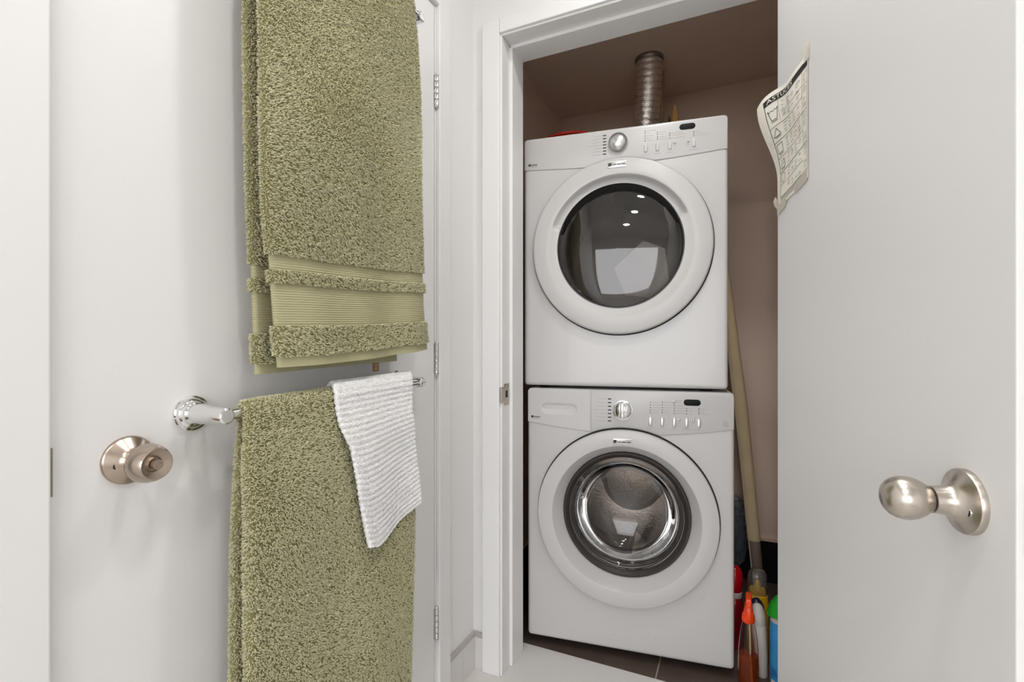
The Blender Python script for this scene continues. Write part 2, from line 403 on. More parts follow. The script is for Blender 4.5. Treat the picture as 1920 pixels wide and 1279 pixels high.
def dashes(x0, x1, z, h=.0013, y=-.0033, right=False):
    """a printed caption too small to read: a broken grey line"""
    out = ([], []); x = x0
    while x < x1-.001:
        l = random.uniform(.0025, .006); l = min(l, x1-x)
        out = join(out, ([(x, y, z-h/2), (x+l, y, z-h/2), (x+l, y, z+h/2), (x, y, z+h/2)], [(0, 1, 2, 3)])); x += l+.0011
    return out
def flat(poly, y): return [(x, y, z) for x, z in poly], [tuple(range(len(poly)))]
def disc(cx_, cz_, r, y, n=14): return flat([(cx_+r*math.cos(2*math.pi*i/n), cz_+r*math.sin(2*math.pi*i/n)) for i in range(n)], y)
def brand_badge(parent, c, z, y):
    b = mk('badge', *plate(rrect(c-.031, c+.031, z-.0105, z+.0105, .002), y+.001, y-.0022, .0008), BADGE, parent, world=False)
    V, F = text2d('KENMORE', .012, .046, .0005, .12)
    T = ([(c+.0060+p[0], y-.0026, z+p[1]*.8-.0005) for p in V], F)
    E_ = flat([(c-.029, z-.005), (c-.0195, z-.005), (c-.0175, z+.0055), (c-.029, z+.0055)], y-.0026)
    E2 = flat([(c-.019, z+.0048), (c+.029, z+.0062), (c+.029, z+.0072), (c-.019, z+.0060)], y-.0026)
    mk('badge_lettering', *join(T, E_, E2), INKD, b, False, False, fixn=False)
def small_logo(parent, x, z, y):
    V, F = text2d('KENMORE', .01, .0245, .0006, .12)
    T = ([(x+.0045+p[0], y, z+p[1]*.9) for p in V], F)
    E_ = flat([(x-.0160, z-.0042), (x-.0085, z-.0042), (x-.0075, z+.0042), (x-.0160, z+.0042)], y)
    E2 = flat([(x-.0085, z-.0064), (x+.0165, z-.0064), (x+.0165, z-.0054), (x-.0085, z-.0054)], y)
    mk('logo', *join(T, E_, E2), INKD, parent, False, False, fixn=False)
def selector_marks(parent, x, z0, z1, y):
    for k in range(7):
        z = z1+(z0-z1)*k/6
        mk('indicator_bar', *flat([(x-.006, z-.0019), (x+.006, z-.0019), (x+.006, z+.0019), (x-.006, z+.0019)], y), INKD, parent, False, False, fixn=False)
    out = ([], [])
    for k, l in enumerate((.026, .032, .037, .045, .022, .030, .036)):
        z = z1+(z0-z1)*k/6; out = join(out, dashes(x-.010-l, x-.010, z, .0012, y))
    mk('selector_captions', *out, INK, parent, False, False, fixn=False, kind='stuff')
def dot_columns(parent, cols, y):
    dots, cap = ([], []), ([], [])
    for x, zs, ls in cols:
        for i, z in enumerate(zs):
            dots = join(dots, disc(x, z, .0017, y, 10)); l = ls[i % len(ls)]
            cap = join(cap, dashes(x+.005, x+.005+l, z-.0003, .0012, y))
    mk('indicator_dots', *dots, INKD, parent, False, False, fixn=False, kind='stuff')
    mk('option_captions', *cap, INK, parent, False, False, fixn=False, kind='stuff')
def push_button(parent, x, z, h, m, rim, y, w=.0145):
    mk('button_rim', *plate(pill(x, z, w, h), y+.001, y-.0012, .0008), rim, parent, world=False)
    mk('button', *plate(pill(x, z, w-.0045, h-.0045), y, y-.0042, .0018), m, parent, world=False)
def round_button(parent, x, z, m, rim, y):
    mk('button_rim', *plate(pill(x, z, .0115, .0115), y+.001, y-.0012, .0008), rim, parent, world=False)
    mk('round_button', *plate(pill(x, z, .0080, .0080), y, y-.0038, .0016), m, parent, world=False)

YP = -.0035
RZ = R(7.65)
# --- dryer on top
DW, DH, DC, DR = .6825, .888, (.3378, .481), .300
dr = thing('dryer', 'white front-loading clothes dryer stacked on top of the washing machine, with a silver dome knob', 'dryer', (-.6990, 1.6289, -.137), RZ)
mk('cabinet', *cabinet(DW, 0, DH, .70, DC, .268), WHITE, dr, world=False)
a_ = [math.degrees(math.asin((.7625-DC[1])/(DR+.004)))]
arc = [(DC[0]+(DR+.004)*math.cos(R(t)), DC[1]+(DR+.004)*math.sin(R(t))) for t in np.linspace(180-a_[0], a_[0], 40)]
out = [(.0015, .7745), (.06, .7722), (.12, .7685), (.18, .7645)] + arc + [(.50, .7645), (.56, .7680), (.62, .7725), (DW-.0015, .7765)]
out += [(DW-.0015-.012+.012*math.cos(R(t)), DH-.0015-.012+.012*math.sin(R(t))) for t in (0, 22, 45, 68, 90)] + [(.0135+.012*math.cos(R(t)), DH-.0135+.012*math.sin(R(t))) for t in (90, 112, 135, 158, 180)]
cp = mk('control_panel', *plate(out, .006, YP, .003), WHITE2, dr, world=False, sharp=50)
small_logo(cp, .0335, .7930, YP-.0004)
selector_marks(cp, .289, .8030, .8672, YP-.0004)
kb = mk('selector_knob', *lathe([(.0335, .001), (.0335, -.006), (.0325, -.010), (.0295, -.015), (.024, -.0195), (.016, -.0228), (.008, -.0243), (.0001, -.0248)], (.335, YP, .8360), (0, 1, 0), 56), SILVER, cp, world=False)
dot_columns(cp, [(.4242, (.8645, .8570, .8485, .8410, .8322), (.030, .014, .020, .013, .024)), (.4639, (.8558, .8487, .8400, .8326), (.022, .017, .021, .028)),
     (.5031, (.8473, .8402, .8313), (.036, .044, .040)), (.5781, (.8440, .8373, .8307), (.015, .022, .038))], YP-.0004)
for x, z in ((.426, .8067), (.4639, .8067), (.5031, .8067), (.5781, .8067)):
    push_button(cp, x, z, .031, WHITE2, GREYP, YP)
round_button(cp, .5185, .8145, WHITE2, GREYP, YP); round_button(cp, .5612, .8145, WHITE2, GREYP, YP)
mk('button_captions', *join(*[dashes(x-l/2, x+l/2, z, .0012, YP-.0004) for x, z, l in ((.426, .7845, .030), (.4639, .7845, .021), (.5031, .7845, .024), (.5781, .7845, .030), (.5195, .8035, .008), (.5600, .8035, .014), (.5195, .792, .004))]), INK, cp, False, False, fixn=False, kind='stuff')
mk('display', *plate(pill(.5583, .8635, .050, .0200), YP+.001, YP-.0010, .0008), LCD, cp, world=False)
dd = mk('door', *(lambda: ([], []))(), WHITE, dr, world=False) if False else None
# door ring: flat face, grip groove over the top, smooth slope to the window
def dryer_door():
    n = 180; prof_b = [(.262, .010), (.2930, -.0090), (.2985, -.0095), (.3000, -.0115), (.2998, -.018), (.2975, -.0225), (.292, -.0245), (.255, -.0255), (.2455, -.0255), (.2400, -.0245), (.2300, -.0215), (.2180, -.0190), (.2125, -.0185), (.2115, -.0150), (.2115, .01)]
    prof_g = [(.262, .010), (.2930, -.0090), (.2985, -.0095), (.3000, -.0115), (.2998, -.018), (.2975, -.0225), (.292, -.0245), (.255, -.0255), (.2440, -.0255), (.2415, -.0240), (.2375, -.0100), (.2280, -.0035), (.2180, -.0020), (.2125, -.0020), (.2115, .0005), (.2115, .012)]
    prof_b.insert(10, (.2350, -.0230))
    V = []; k = len(prof_b)
    for i in range(n):
        a = 360*i/n; t = 1
        da = abs((a-92+180) % 360-180)
        t = 1-smooth01((da-66)/4.0) if da > 66 else 1
        for (rb, yb), (rg, yg) in zip(prof_b, prof_g):
            r = rb+(rg-rb)*t; y = yb+(yg-yb)*t
            V.append((DC[0]+r*math.cos(R(a)), y, DC[1]+r*math.sin(R(a))))
    F = [(i*k+j, i*k+j+1, ((i+1) % n)*k+j+1, ((i+1) % n)*k+j) for i in range(n) for j in range(k-1)]
    return V, F
door = mk('door', *dryer_door(), WHITE2, dr, world=False, sharp=60)
ringpart('door_gap_shade', [(.3045, -.0001), (.3045, -.0006), (.2900, -.0006), (.2900, -.0092)], DC, DARK, door)  # dark ring drawn as the shade in the gap behind the door
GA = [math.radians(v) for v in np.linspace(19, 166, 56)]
mk('grip_gap_shade', *plate([(DC[0]+(.2106-.004*abs(a-1.6)**3)*math.cos(a), DC[1]+(.2106-.004*abs(a-1.6)**3)*math.sin(a)) for a in GA]+[(DC[0]+(.2100-.027*math.sin(math.pi*(a-GA[0])/(GA[-1]-GA[0]))**.6-.0046*abs(a-1.6)**3)*math.cos(a), DC[1]+(.2100-.027*math.sin(math.pi*(a-GA[0])/(GA[-1]-GA[0]))**.6-.0046*abs(a-1.6)**3)*math.sin(a)) for a in reversed(GA)], -.010, -.0245, .001), mat('grip_shade_black', '0b0a0a', .7, spec=.15), door, world=False)  # black crescent standing in for the shade in the finger gap
brand_badge(door, .3330, .7555, -.0252)
ringpart('window_surround', [(.2125, .004), (.2118, -.0165), (.2085, -.0165), (.205, -.012), (.203, .006)], DC, mat('black_gloss_ring', '262322', .25), door)
dome = [(.2105, -.0125)] + [(.2085*math.cos(R(t)), -.0145-.020*math.sin(R(t))) for t in np.linspace(6, 90, 18)]
dome[-1] = (.0003, dome[-1][1])
win = dome + [(.0003, dome[-1][1]+.004)] + [(r, y+.004) for r, y in reversed(dome[:-1])]
ringpart('window', win, DC, GLASS, door, sharp=80)
ringpart('drum', [(.245, .045), (.248, .05), (.250, .06), (.262, .10), (.262, .50), (.25, .52), (.0003, .53)], DC, DRUM2, dr, 96)
ringpart('door_seal', [(.268, .046), (.262, .030), (.235, .030), (.232, .040), (.246, .046)], DC, RUBBER, dr)
mk('lint_grille', *plate([(DC[0]+.02, .315), (DC[0]+.135, .30), (DC[0]+.165, .36), (DC[0]+.15, .47), (DC[0]+.08, .50), (DC[0]-.02, .41)], .02, .012, .004), mat('lint_grille_plastic', (.42, .41, .40), .35, bump=(320, .5, .004)), door, world=False)
for k in range(3):
    a = R(100+120*k); u = Vector((math.cos(a), 0, math.sin(a))); t = Vector((-math.sin(a), 0, math.cos(a))); c0 = Vector((DC[0], 0, DC[1]))
    rings = []
    for y in (.12, .14, .46, .48):
        h = .065 if .13 < y < .47 else .02
        rings.append([tuple(c0+u*(.262-dr_)+t*s+Vector((0, y, 0))) for dr_, s in ((0, -.04), (h*.8, -.014), (h, 0), (h*.8, .014), (0, .04))])
    mk('drum_vane', *loft(rings, True, True, True), DRUM2, dr, world=False)
for x in (.06, DW-.06):
    for y in (.06, .64): mk('foot', *lathe([(.0001, -.0095), (.017, -.0095), (.019, -.005), (.014, .001), (.0001, .002)], (x, y, 0), (0, 0, 1), 16), DARK, dr, world=False)

# --- washer below
WW, WH, WC, WR = .6875, .893, (.3425, .460), .3000
wa = thing('washing_machine', 'white front-loading washing machine standing on the dark closet tiles, with a chrome knob', 'washer', (-.6855, 1.6303, -1.040), RZ)
mk('cabinet', *cabinet(WW, 0, WH, .70, (WC[0], WC[1]+.004), .268), WHITE, wa, world=False)
WS = [(.0015, .7714), (.06, .7632), (.1177, .7559), (.18, .7494), (.2265, .7458)]
aw = math.degrees(math.asin((.7458-WC[1])/(WR+.006)))
ar0 = WC[0]-(WR+.006)*math.cos(R(aw))
crn = lambda cx_, cz_, a0, a1: [(cx_+.012*math.cos(R(t)), cz_+.012*math.sin(R(t))) for t in np.linspace(a0, a1, 6)]
d_out = WS[:-1]+[(.2268, .7458), (.2268, WH-.0015)]+crn(.0135, WH-.0135, 90, 180)
def hit(poly, c, a):
    best = None; dx, dz = math.cos(a), math.sin(a)
    for i in range(len(poly)):
        x1, z1 = poly[i-1]; x2, z2 = poly[i]; ex, ez = x2-x1, z2-z1; den = dx*ez-dz*ex
        if abs(den) < 1e-12: continue
        t = ((x1-c[0])*ez-(z1-c[1])*ex)/den; u = ((x1-c[0])*dz-(z1-c[1])*dx)/den
        if t > 0 and -1e-9 <= u <= 1+1e-9 and (best is None or t > best): best = t
    return (c[0]+dx*best, c[1]+dz*best)
gc_ = (.1157, .8215); dense = []
for i in range(len(d_out)):
    p, q = d_out[i-1], d_out[i]; n_ = max(1, int(math.hypot(q[0]-p[0], q[1]-p[1])/.012)); dense += [(lerp_(p[0], q[0], k/n_), lerp_(p[1], q[1], k/n_)) for k in range(n_)]
ga_ = sorted(set([round(math.atan2(z-gc_[1], x-gc_[0]) % (2*math.pi), 5) for x, z in dense]+[round(math.atan2(z-gc_[1], x-gc_[0]) % (2*math.pi), 5) for x, z in pill(*gc_, .128, .040)]))
O_ = [hit(d_out, gc_, a) for a in ga_]; O2 = inset(O_, .002)
lay = lambda P, y: [(x, y, z) for x, z in P]
P_ = lambda w_, h_, dz=0: [(x, z+dz) for x, z in (hit(pill(*gc_, w_, h_), gc_, a) for a in ga_)]
dp = mk('detergent_drawer', *loft([lay(O_, .006), lay(O_, YP+.002), lay(inset(O_, .0006), YP+.0006), lay(O2, YP), lay(P_(.131, .043), YP), lay(P_(.126, .038), YP+.0004), lay(P_(.120, .014, .005), -.0002)], True, True, True), WHITE2, wa, world=False, sharp=5)
small_logo(dp, .0300, .7905, YP-.0004)
th = math.degrees(math.acos((WC[0]-.2294)/(WR+.006))); zc = WC[1]+(WR+.006)*math.sin(R(th))
arc = [(WC[0]+(WR+.006)*math.cos(R(t)), WC[1]+(WR+.006)*math.sin(R(t))) for t in np.linspace(180-th, 68.5, 30)]
out = [(.2294, zc)] + arc[1:] + [(.50, .7488), (.56, .7548), (.62, .7632), (WW-.0015, .7745)] + crn(WW-.0135, WH-.0135, 0, 90) + [(.2294, WH-.0015)]
cp = mk('control_panel', *plate(out, .006, YP, .002), WHITE2, wa, world=False, sharp=50)
selector_marks(cp, .2925, .7863, .8617, YP-.0004)
kn = mk('selector_knob', *lathe([(.0340, .001), (.0340, -.004), (.0330, -.006), (.0305, -.0065), (.0290, -.010), (.0275, -.0175), (.0250, -.0195), (.0001, -.0200)], (.3365, YP, .8250), (0, 1, 0), 56), CHROME, cp, world=False)
mk('knob_grip', *box(.3365-.0065, .3365+.0065, YP-.0245, YP-.018, .8250-.0255, .8250+.0255, .003), CHROME, cp, world=False)
dot_columns(cp, [(.4275, (.8551, .8461, .8372, .8285, .8205), (.020, .026, .028, .020, .022)), (.4660, (.8564, .8474, .8385, .8296, .8212), (.026, .011, .017, .013, .018)),
   (.5041, (.8470, .8382, .8293, .8205), (.028, .024, .030, .031)), (.5425, (.8378, .8300, .8205), (.014, .017, .011)), (.5804, (.8392, .8337, .8275, .8217), (.020, .012, .012, .024))], YP-.0004)
for x in (.4275, .4655, .5041, .5425, .5804): push_button(cp, x, .7905, .0355, BTN, GREYP, YP, .0155)
for x, z in ((.5195, .8000), (.5639, .8000), (.5030, .8594)): round_button(cp, x, z, BTN, GREYP, YP)
mk('button_captions', *join(*[dashes(x-l/2, x+l/2, z, .0012, YP-.0004) for x, z, l in ((.4275, .7685, .031), (.4655, .7685, .026), (.5041, .7685, .022), (.5425, .7685, .026), (.5804, .7685, .030), (.425, .763, .016), (.519, .789, .008), (.564, .789, .012), (.5195, .7785, .006), (.518, .862, .014), (.518, .857, .014))]), INK, cp, False, False, fixn=False, kind='stuff')
mk('display', *plate(pill(.5595, .8578, .053, .0205), YP+.001, YP-.0010, .0008), LCD, cp, world=False)
sq = rrect(.6525, .6665, .7850, .7990, .002); sq2 = inset(sq, .0012)
mk('panel_emblem', *join(loft([[(x, YP-.0004, z) for x, z in sq], [(x, YP-.0004, z) for x, z in sq2]]), *[flat([(.6555, z), (.6635, z), (.6635, z+.0012), (.6555, z+.0012)], YP-.0004) for z in (.788, .7912, .7945)]), INK, cp, False, False, fixn=False)
door = ringpart('door', [(.262, .012), (.2930, -.0100), (.2985, -.0105), (.3000, -.0125), (.2998, -.021), (.2975, -.0255), (.292, -.0275), (.252, -.0285), (.2465, -.0275), (.2440, -.025), (.2180, .026), (.2160, .030), (.216, .04)], WC, WHITE2, wa, 160)
ringpart('door_gap_shade', [(.3045, -.0001), (.3045, -.0006), (.2900, -.0006), (.2900, -.0102)], WC, DARK, door)  # dark ring for the gap's shade, as on the dryer
brand_badge(door, .3370, .7215, -.0280)
ringpart('window_gasket', [(.2170, .040), (.2165, .026), (.2140, .0225), (.2080, .0225), (.1990, .030), (.1950, .036), (.1945, .05)], WC, RUBBER, door)
bowl = [(.1955, .034), (.1900, .030), (.1840, .030), (.1780, .036), (.1700, .060), (.1600, .085), (.1450, .105), (.1200, .122), (.08, .133), (.04, .138), (.0003, .139)]
inner = [(max(r-.004, .0003), y+.005) for r, y in bowl]
ringpart('window', bowl+list(reversed(inner)), WC, GLASSW, door, sharp=80)
ringpart('drum', [(.215, .075), (.216, .08), (.235, .085), (.250, .10), (.250, .42), (.24, .44), (.12, .455), (.10, .44), (.0003, .435)], WC, DRUM, wa, 96)
ringpart('door_boot', [(.268, .046), (.262, .036), (.240, .036), (.228, .050), (.222, .066), (.214, .076)], WC, mat('grey_boot_rubber', '5c5652', .55), wa)
for k in range(3):
    a = R(35+120*k); u = Vector((math.cos(a), 0, math.sin(a))); t = Vector((-math.sin(a), 0, math.cos(a))); c0 = Vector((WC[0], 0, WC[1])); rings = []
    for y in (.12, .15, .38, .41):
        h = .07 if .13 < y < .40 else .02
        rings.append([tuple(c0+u*(.25-d_)+t*s+Vector((0, y, 0))) for d_, s in ((0, -.05), (h*.8, -.018), (h, 0), (h*.8, .018), (0, .05))])
    mk('drum_vane', *loft(rings, True, True, True), DRUM, wa, world=False)
mk('scratches', *join(flat([(.5885, .228), (.5893, .228), (.6005, .247), (.5995, .247)], -.0283), flat([(.5835, .216), (.5842, .216), (.5880, .222), (.5873, .222)], -.0283), flat([(.303, .048), (.305, .047), (.310, .054), (.308, .055)], -.0004), disc(.444, .063, .002, -.0004)), INK, wa, False, False, fixn=False, kind='stuff')
for x in (.06, WW-.06):
    for y in (.06, .64): mk('foot', *lathe([(.0001, -.0265), (.020, -.0265), (.022, -.020), (.010, -.014), (.010, .002)], (x, y, 0), (0, 0, 1), 16), DARK, wa, world=False)

# ---------------------------------------------------------------- towel bars
def lerp(a, b, t): return a+(b-a)*t
BX = -.722
def towel_bar(label, y0, y1, z0, z1):
    t = thing('towel_bar', label, 'towel bar', (-.80, y0, (z0+z1)/2), 0, None)
    for y, z in ((y0, z0), (y1, z1)):
        mk('rosette', *lathe([(.0290, 0), (.0290, .004), (.0275, .0065), (.0255, .0075), (.0235, .0080), (.0215, .0105), (.0195, .0115), (.0150, .0120)], (-.80, y, z), (1, 0, 0), 56), CHROME, t, sharp=30)
        mk('post', *lathe([(.0175, .0105), (.0172, .020), (.0158, .036), (.0142, .052), (.0132, .066), (.0132, .083), (.0124, .0875), (.0100, .0895), (.0001, .0900)], (-.80, y, z), (1, 0, 0), 40), CHROME, t, sharp=30)
    mk('bar', *tube([(BX, y0-.004, z0), (BX, y1+.004, z1)], .0085, 20), CHROME, t)
    for y, z, s in ((y0, z0, -1), (y1, z1, 1)):
        mk('bar_end', *lathe([(.0098, -.012), (.0098, .007), (.0088, .010), (.005, .0115), (.0001, .012)], (BX, y, z), (0, s, 0), 24), CHROME, t, sharp=30)
    return t
LB = dict(y0=.5001, y1=1.0180, z0=-.1065, z1=-.0880)
UB = dict(y0=.5001, y1=1.0140, z0=.8120, z1=.8260)
towel_bar('lower chrome towel bar on the door, its left post bare beside the nickel knob', **LB)
towel_bar('upper chrome towel bar on the door, almost hidden under the hanging bath towel', **UB)
def barz(B, y): return lerp(B['z0'], B['z1'], (y-B['y0'])/(B['y1']-B['y0']))

# ---------------------------------------------------------------- towels
GREEN = mat('sage_terry', 'c8c49d', .95, var=(70, 'd1cda8', .2), sheen=.15)
GREENSHADE = mat('sage_terry_shaded_ground', '7c7952', .95)  # darkened ground: shade between the loops put into its colour
BANDM = mat('sage_woven_border', 'aaa682', .8, bump=(900, .25, .0006, (1, .15, 1)))
WTERRY = mat('white_terry', 'f4f3f2', .95, sheen=.2)
def cloth_surface(path, yl, yr, h, s0, s1, ns, nw=26, ne=5, rib=None):
    """closed folded-cloth shell between path positions s0 and s1. path(s, w)->(point, normal); h(s) half thickness; returns vertices, faces, outward normals"""
    ws = []
    for i in range(nw+1): ws.append((i/nw, 1, 0))
    for i in range(1, ne): a = math.pi*i/ne; ws.append((1, math.cos(a), math.sin(a)))
    for i in range(nw+1): ws.append((1-i/nw, -1, 0))
    for i in range(1, ne): a = math.pi*i/ne; ws.append((0, -math.cos(a), -math.sin(a)))
    rings, norms = [], []
    for i in range(ns+1):
        s = lerp(s0, s1, i/ns); hh = h(s)
        if rib: hh -= rib[1]*(.5-.5*math.cos(2*math.pi*(s-s0)/rib[0]))
        ring = []
        for wv, cn, cy_ in ws:
            y = lerp(yl(s), yr(s), wv); p, n = path(s, y, wv)
            ring.append((p[0]+n[0]*hh*cn, y + cy_*hh, p[2]+n[2]*hh*cn)); norms.append((n[0]*cn, cy_, n[2]*cn))
        rings.append(ring)
    V, F = loft(rings, True, True, True)
    return V, F, norms, len(ws)
def tufts(V, N, nring, M, keep, spacing, length, width, lean, seed, wild=.5, gaps=None):
    """terry loops: small bent pyramids spread over the kept quads of a cloth shell"""
    rg = np.random.default_rng(seed); V = np.array(V); N = np.array(N)
    i = np.repeat(np.arange(nring-1), M); j = np.tile(np.arange(M), nring-1); k = (j+1) % M
    q = np.stack([i*M+j, i*M+k, (i+1)*M+k, (i+1)*M+j], 1)
    P = V[q]; c = P.mean(1); nn = N[q].mean(1); m = keep(c, nn); q = q[m]; P = P[m]
    area = .5*np.linalg.norm(np.cross(P[:, 2]-P[:, 0], P[:, 3]-P[:, 1]), axis=1)
    n = int(area.sum()/spacing**2); idx = rg.choice(len(q), n, p=area/area.sum())
    a, b = rg.random((2, n, 1)); Q = P[idx]; Nq = N[q[idx]]
    B = (1-a)*(1-b)*Q[:, 0]+a*(1-b)*Q[:, 1]+a*b*Q[:, 2]+(1-a)*b*Q[:, 3]
    Nn = (1-a)*(1-b)*Nq[:, 0]+a*(1-b)*Nq[:, 1]+a*b*Nq[:, 2]+(1-a)*b*Nq[:, 3]
    Nn /= np.linalg.norm(Nn, axis=1, keepdims=True)+1e-9
    if gaps:
        sk = np.stack([B[:, 0], B[:, 1]*1.0+B[:, 2]*gaps[1], B[:, 2]*.62], 1); lv = lumps(sk, gaps[0], seed); ok = lv > gaps[2]
        B, Nn, lv = B[ok], Nn[ok], lv[ok]; n = len(B)
    L = lean(B)+wild*rg.normal(size=(n, 3)); L -= Nn*(L*Nn).sum(1, keepdims=True)
    ln = length*(.7+.6*rg.random((n, 1))); wd = width*(.75+.5*rg.random((n, 1)))
    if gaps: ln = ln*(.45+.95*lv[:, None])
    T = np.cross(Nn, L+1e-6); T /= np.linalg.norm(T, axis=1, keepdims=True)+1e-9
    S = np.cross(T, Nn)
    mid = B+Nn*ln*.55+L*ln*.35; tip = B+Nn*ln*.80+L*ln*1.0
    ang = 2*math.pi*np.arange(3)/3
    rings = []
    for ctr, r in ((B-Nn*.0006, wd*.9), (mid, wd)):
        for t in ang: rings.append(ctr+(T*math.cos(t)+S*math.sin(t))*r)
    rings.append(tip)
    out = np.stack(rings, 1).reshape(-1, 3)
    base = (np.arange(n)*7)[:, None, None]
    quads = np.array([[0, 1, 4, 3], [1, 2, 5, 4], [2, 0, 3, 5]])+base
    tris = np.array([[3, 4, 6], [4, 5, 6], [5, 3, 6]])+base
    return out, quads.reshape(-1, 4), tris.reshape(-1, 3)
def lumps(P, cell, seed):
    """smooth random field over space, 0..1"""
    G = P/cell; i0 = np.floor(G).astype(np.int64); f = G-i0; f = f*f*(3-2*f); out = 0
    for dx in (0, 1):
        for dy in (0, 1):
            for dz in (0, 1):
                h = ((i0[:, 0]+dx)*73856093) ^ ((i0[:, 1]+dy)*19349663) ^ ((i0[:, 2]+dz)*83492791) ^ (seed*2654435)
                h = (h ^ (h >> 13))*1274126177 & 0x7fffffff; h = (h ^ (h >> 16)) & 0xffff
                out = out+(h/65535)*np.where(dx, f[:, 0], 1-f[:, 0])*np.where(dy, f[:, 1], 1-f[:, 1])*np.where(dz, f[:, 2], 1-f[:, 2])
    return out
def pile(name, sets, m, parent):
    Vs, Qs, Ts, k = [], [], [], 0
    for v, q, t in sets: Vs.append(v); Qs.append(q+k); Ts.append(t+k); k += len(v)
    V = np.concatenate(Vs); Q = np.concatenate(Qs); T = np.concatenate(Ts)
    A = np.array(xf_of(parent)); V = V @ A[:3, :3].T + A[:3, 3]
    me = bpy.data.meshes.new(name); me.vertices.add(len(V)); me.vertices.foreach_set('co', V.ravel().astype(np.float32))
    me.loops.add(Q.size+T.size); me.loops.foreach_set('vertex_index', np.concatenate([Q.ravel(), T.ravel()]).astype(np.int32))
    me.polygons.add(len(Q)+len(T))
    st = np.concatenate([np.arange(len(Q))*4, Q.size+np.arange(len(T))*3]).astype(np.int32)
    me.polygons.foreach_set('loop_start', st); me.polygons.foreach_set('use_smooth', np.ones(len(st), bool)); me.update(calc_edges=True); me.validate()
    me.materials.append(m); o = bpy.data.objects.new(name, me); C.objects.link(o); o.parent = parent
    return tag(o, None, None, None, 'stuff')
def field(B, f, seed):
    """slow swirl of the nap"""
    return np.stack([np.zeros(len(B)), np.sin(B[:, 1]*f+seed)+np.sin(B[:, 2]*f*1.3+B[:, 1]*f*.7+2*seed), np.sin(B[:, 2]*f*.9+1.7*seed)+np.cos(B[:, 1]*f*1.1-B[:, 2]*f*.5)], 1)*.3

def drape(B, r, zf, zb, wave_f, wave_b, xf=0, xb=0):
    """path over the bar: s counts metres from the front hem up, over the bar and down the back"""
    cx = BX
    Lf = barz(B, .75)-zf(.5); arc_ = math.pi*r
    def path(s, y, wv):
        zt = barz(B, y)
        if s <= Lf:
            q = s/Lf; z = lerp(zf(wv), zt, q)
            f = smooth01((1-q)*3); x = cx+r+xf*f+wave_f(y, z, 1-q)
            return (x, y, z), (1, 0, 0)
        if s <= Lf+arc_:
            t = (s-Lf)/r; return (cx+r*math.cos(t), y, zt+r*math.sin(t)), (math.cos(t), 0, math.sin(t))
        q = (s-Lf-arc_)/(barz(B, .75)-zb(.5)); z = lerp(zt, zb(wv), q)
        f = smooth01(q*3); return (cx-r-xb*f+wave_b(y, z, q), y, z), (-1, 0, 0)
    Lb = barz(B, .75)-zb(.5)
    return path, Lf, Lf+arc_, Lf+arc_+Lb
def interp(xs, ys):
    return lambda v: float(np.interp(v, xs, ys))

# --- bath towel over the upper bar
t = thing('bath_towel', 'sage green bath towel with ribbed borders hanging from the upper towel bar', 'towel', (BX, .76, .82), 0, None)
bh = .0095
fz = lambda wv: lerp(-.0345, -.0055, wv) + .004*math.sin(wv*math.pi)*-1
bz = lambda wv: lerp(-.0465, -.0335, wv)
wf = lambda y, z, q: .006*q*math.sin(y*19+.6)+.004*q*math.sin(y*41+z*6) + .016*smooth01((y-.93)/.12)*smooth01((.18-z)/.2)*-1
wb = lambda y, z, q: .003*q*math.sin(y*23)
path, L1, L2, L3 = drape(UB, .0135, fz, bz, wf, wb, .010, .018)
# distances along the path -> left and right edges
yl_f = interp([0, .08, .19, .25, .42, .59, L1], [.5715, .5630, .5530, .5455, .5385, .5360, .5350]); yr_f = interp([0, .06, .11, .22, .45, .74, L1], [1.0240, 1.0040, .9925, .9825, .9760, .9690, .9660])
def yl(s): return yl_f(s) if s <= L1 else lerp(.535, .553, smooth01((s-L1)/(L2-L1))) if s <= L2 else interp([0, .5, .7, .92], [.553, .561, .567, .574])(s-L2)
def yr(s): return (yr_f(s) if s <= L1 else lerp(.966, .958, smooth01((s-L1)/(L2-L1))) if s <= L2 else .958)-.001
yl_0 = yl
def yl(s): return yl_0(s)+(.0205 if s <= L1 else lerp(.0205, .0115, smooth01((s-L1)/(L2-L1))) if s <= L2 else .0115)
def hfun(a): return lambda s: a
secs = [('hem', 0, .018, BANDM, .0062), ('terry_strip', .018, .070, GREENSHADE, bh), ('border_band', .070, .141, BANDM, .0068), ('terry_strip', .141, .163, GREENSHADE, bh), ('border_band', .163, .188, BANDM, .0068), ('terry_panel', .188, L3-.188, GREENSHADE, bh),
        ('border_band', L3-.188, L3-.163, BANDM, .0068), ('terry_strip', L3-.163, L3-.141, GREENSHADE, bh), ('border_band', L3-.141, L3-.070, BANDM, .0068), ('terry_strip', L3-.070, L3-.018, GREENSHADE, bh), ('hem', L3-.018, L3, BANDM, .0062)]
sets = []
lean_u = lambda B: np.stack([np.zeros(len(B)), np.full(len(B), .28), np.full(len(B), -.42)], 1)+field(B, 14, 1.0)
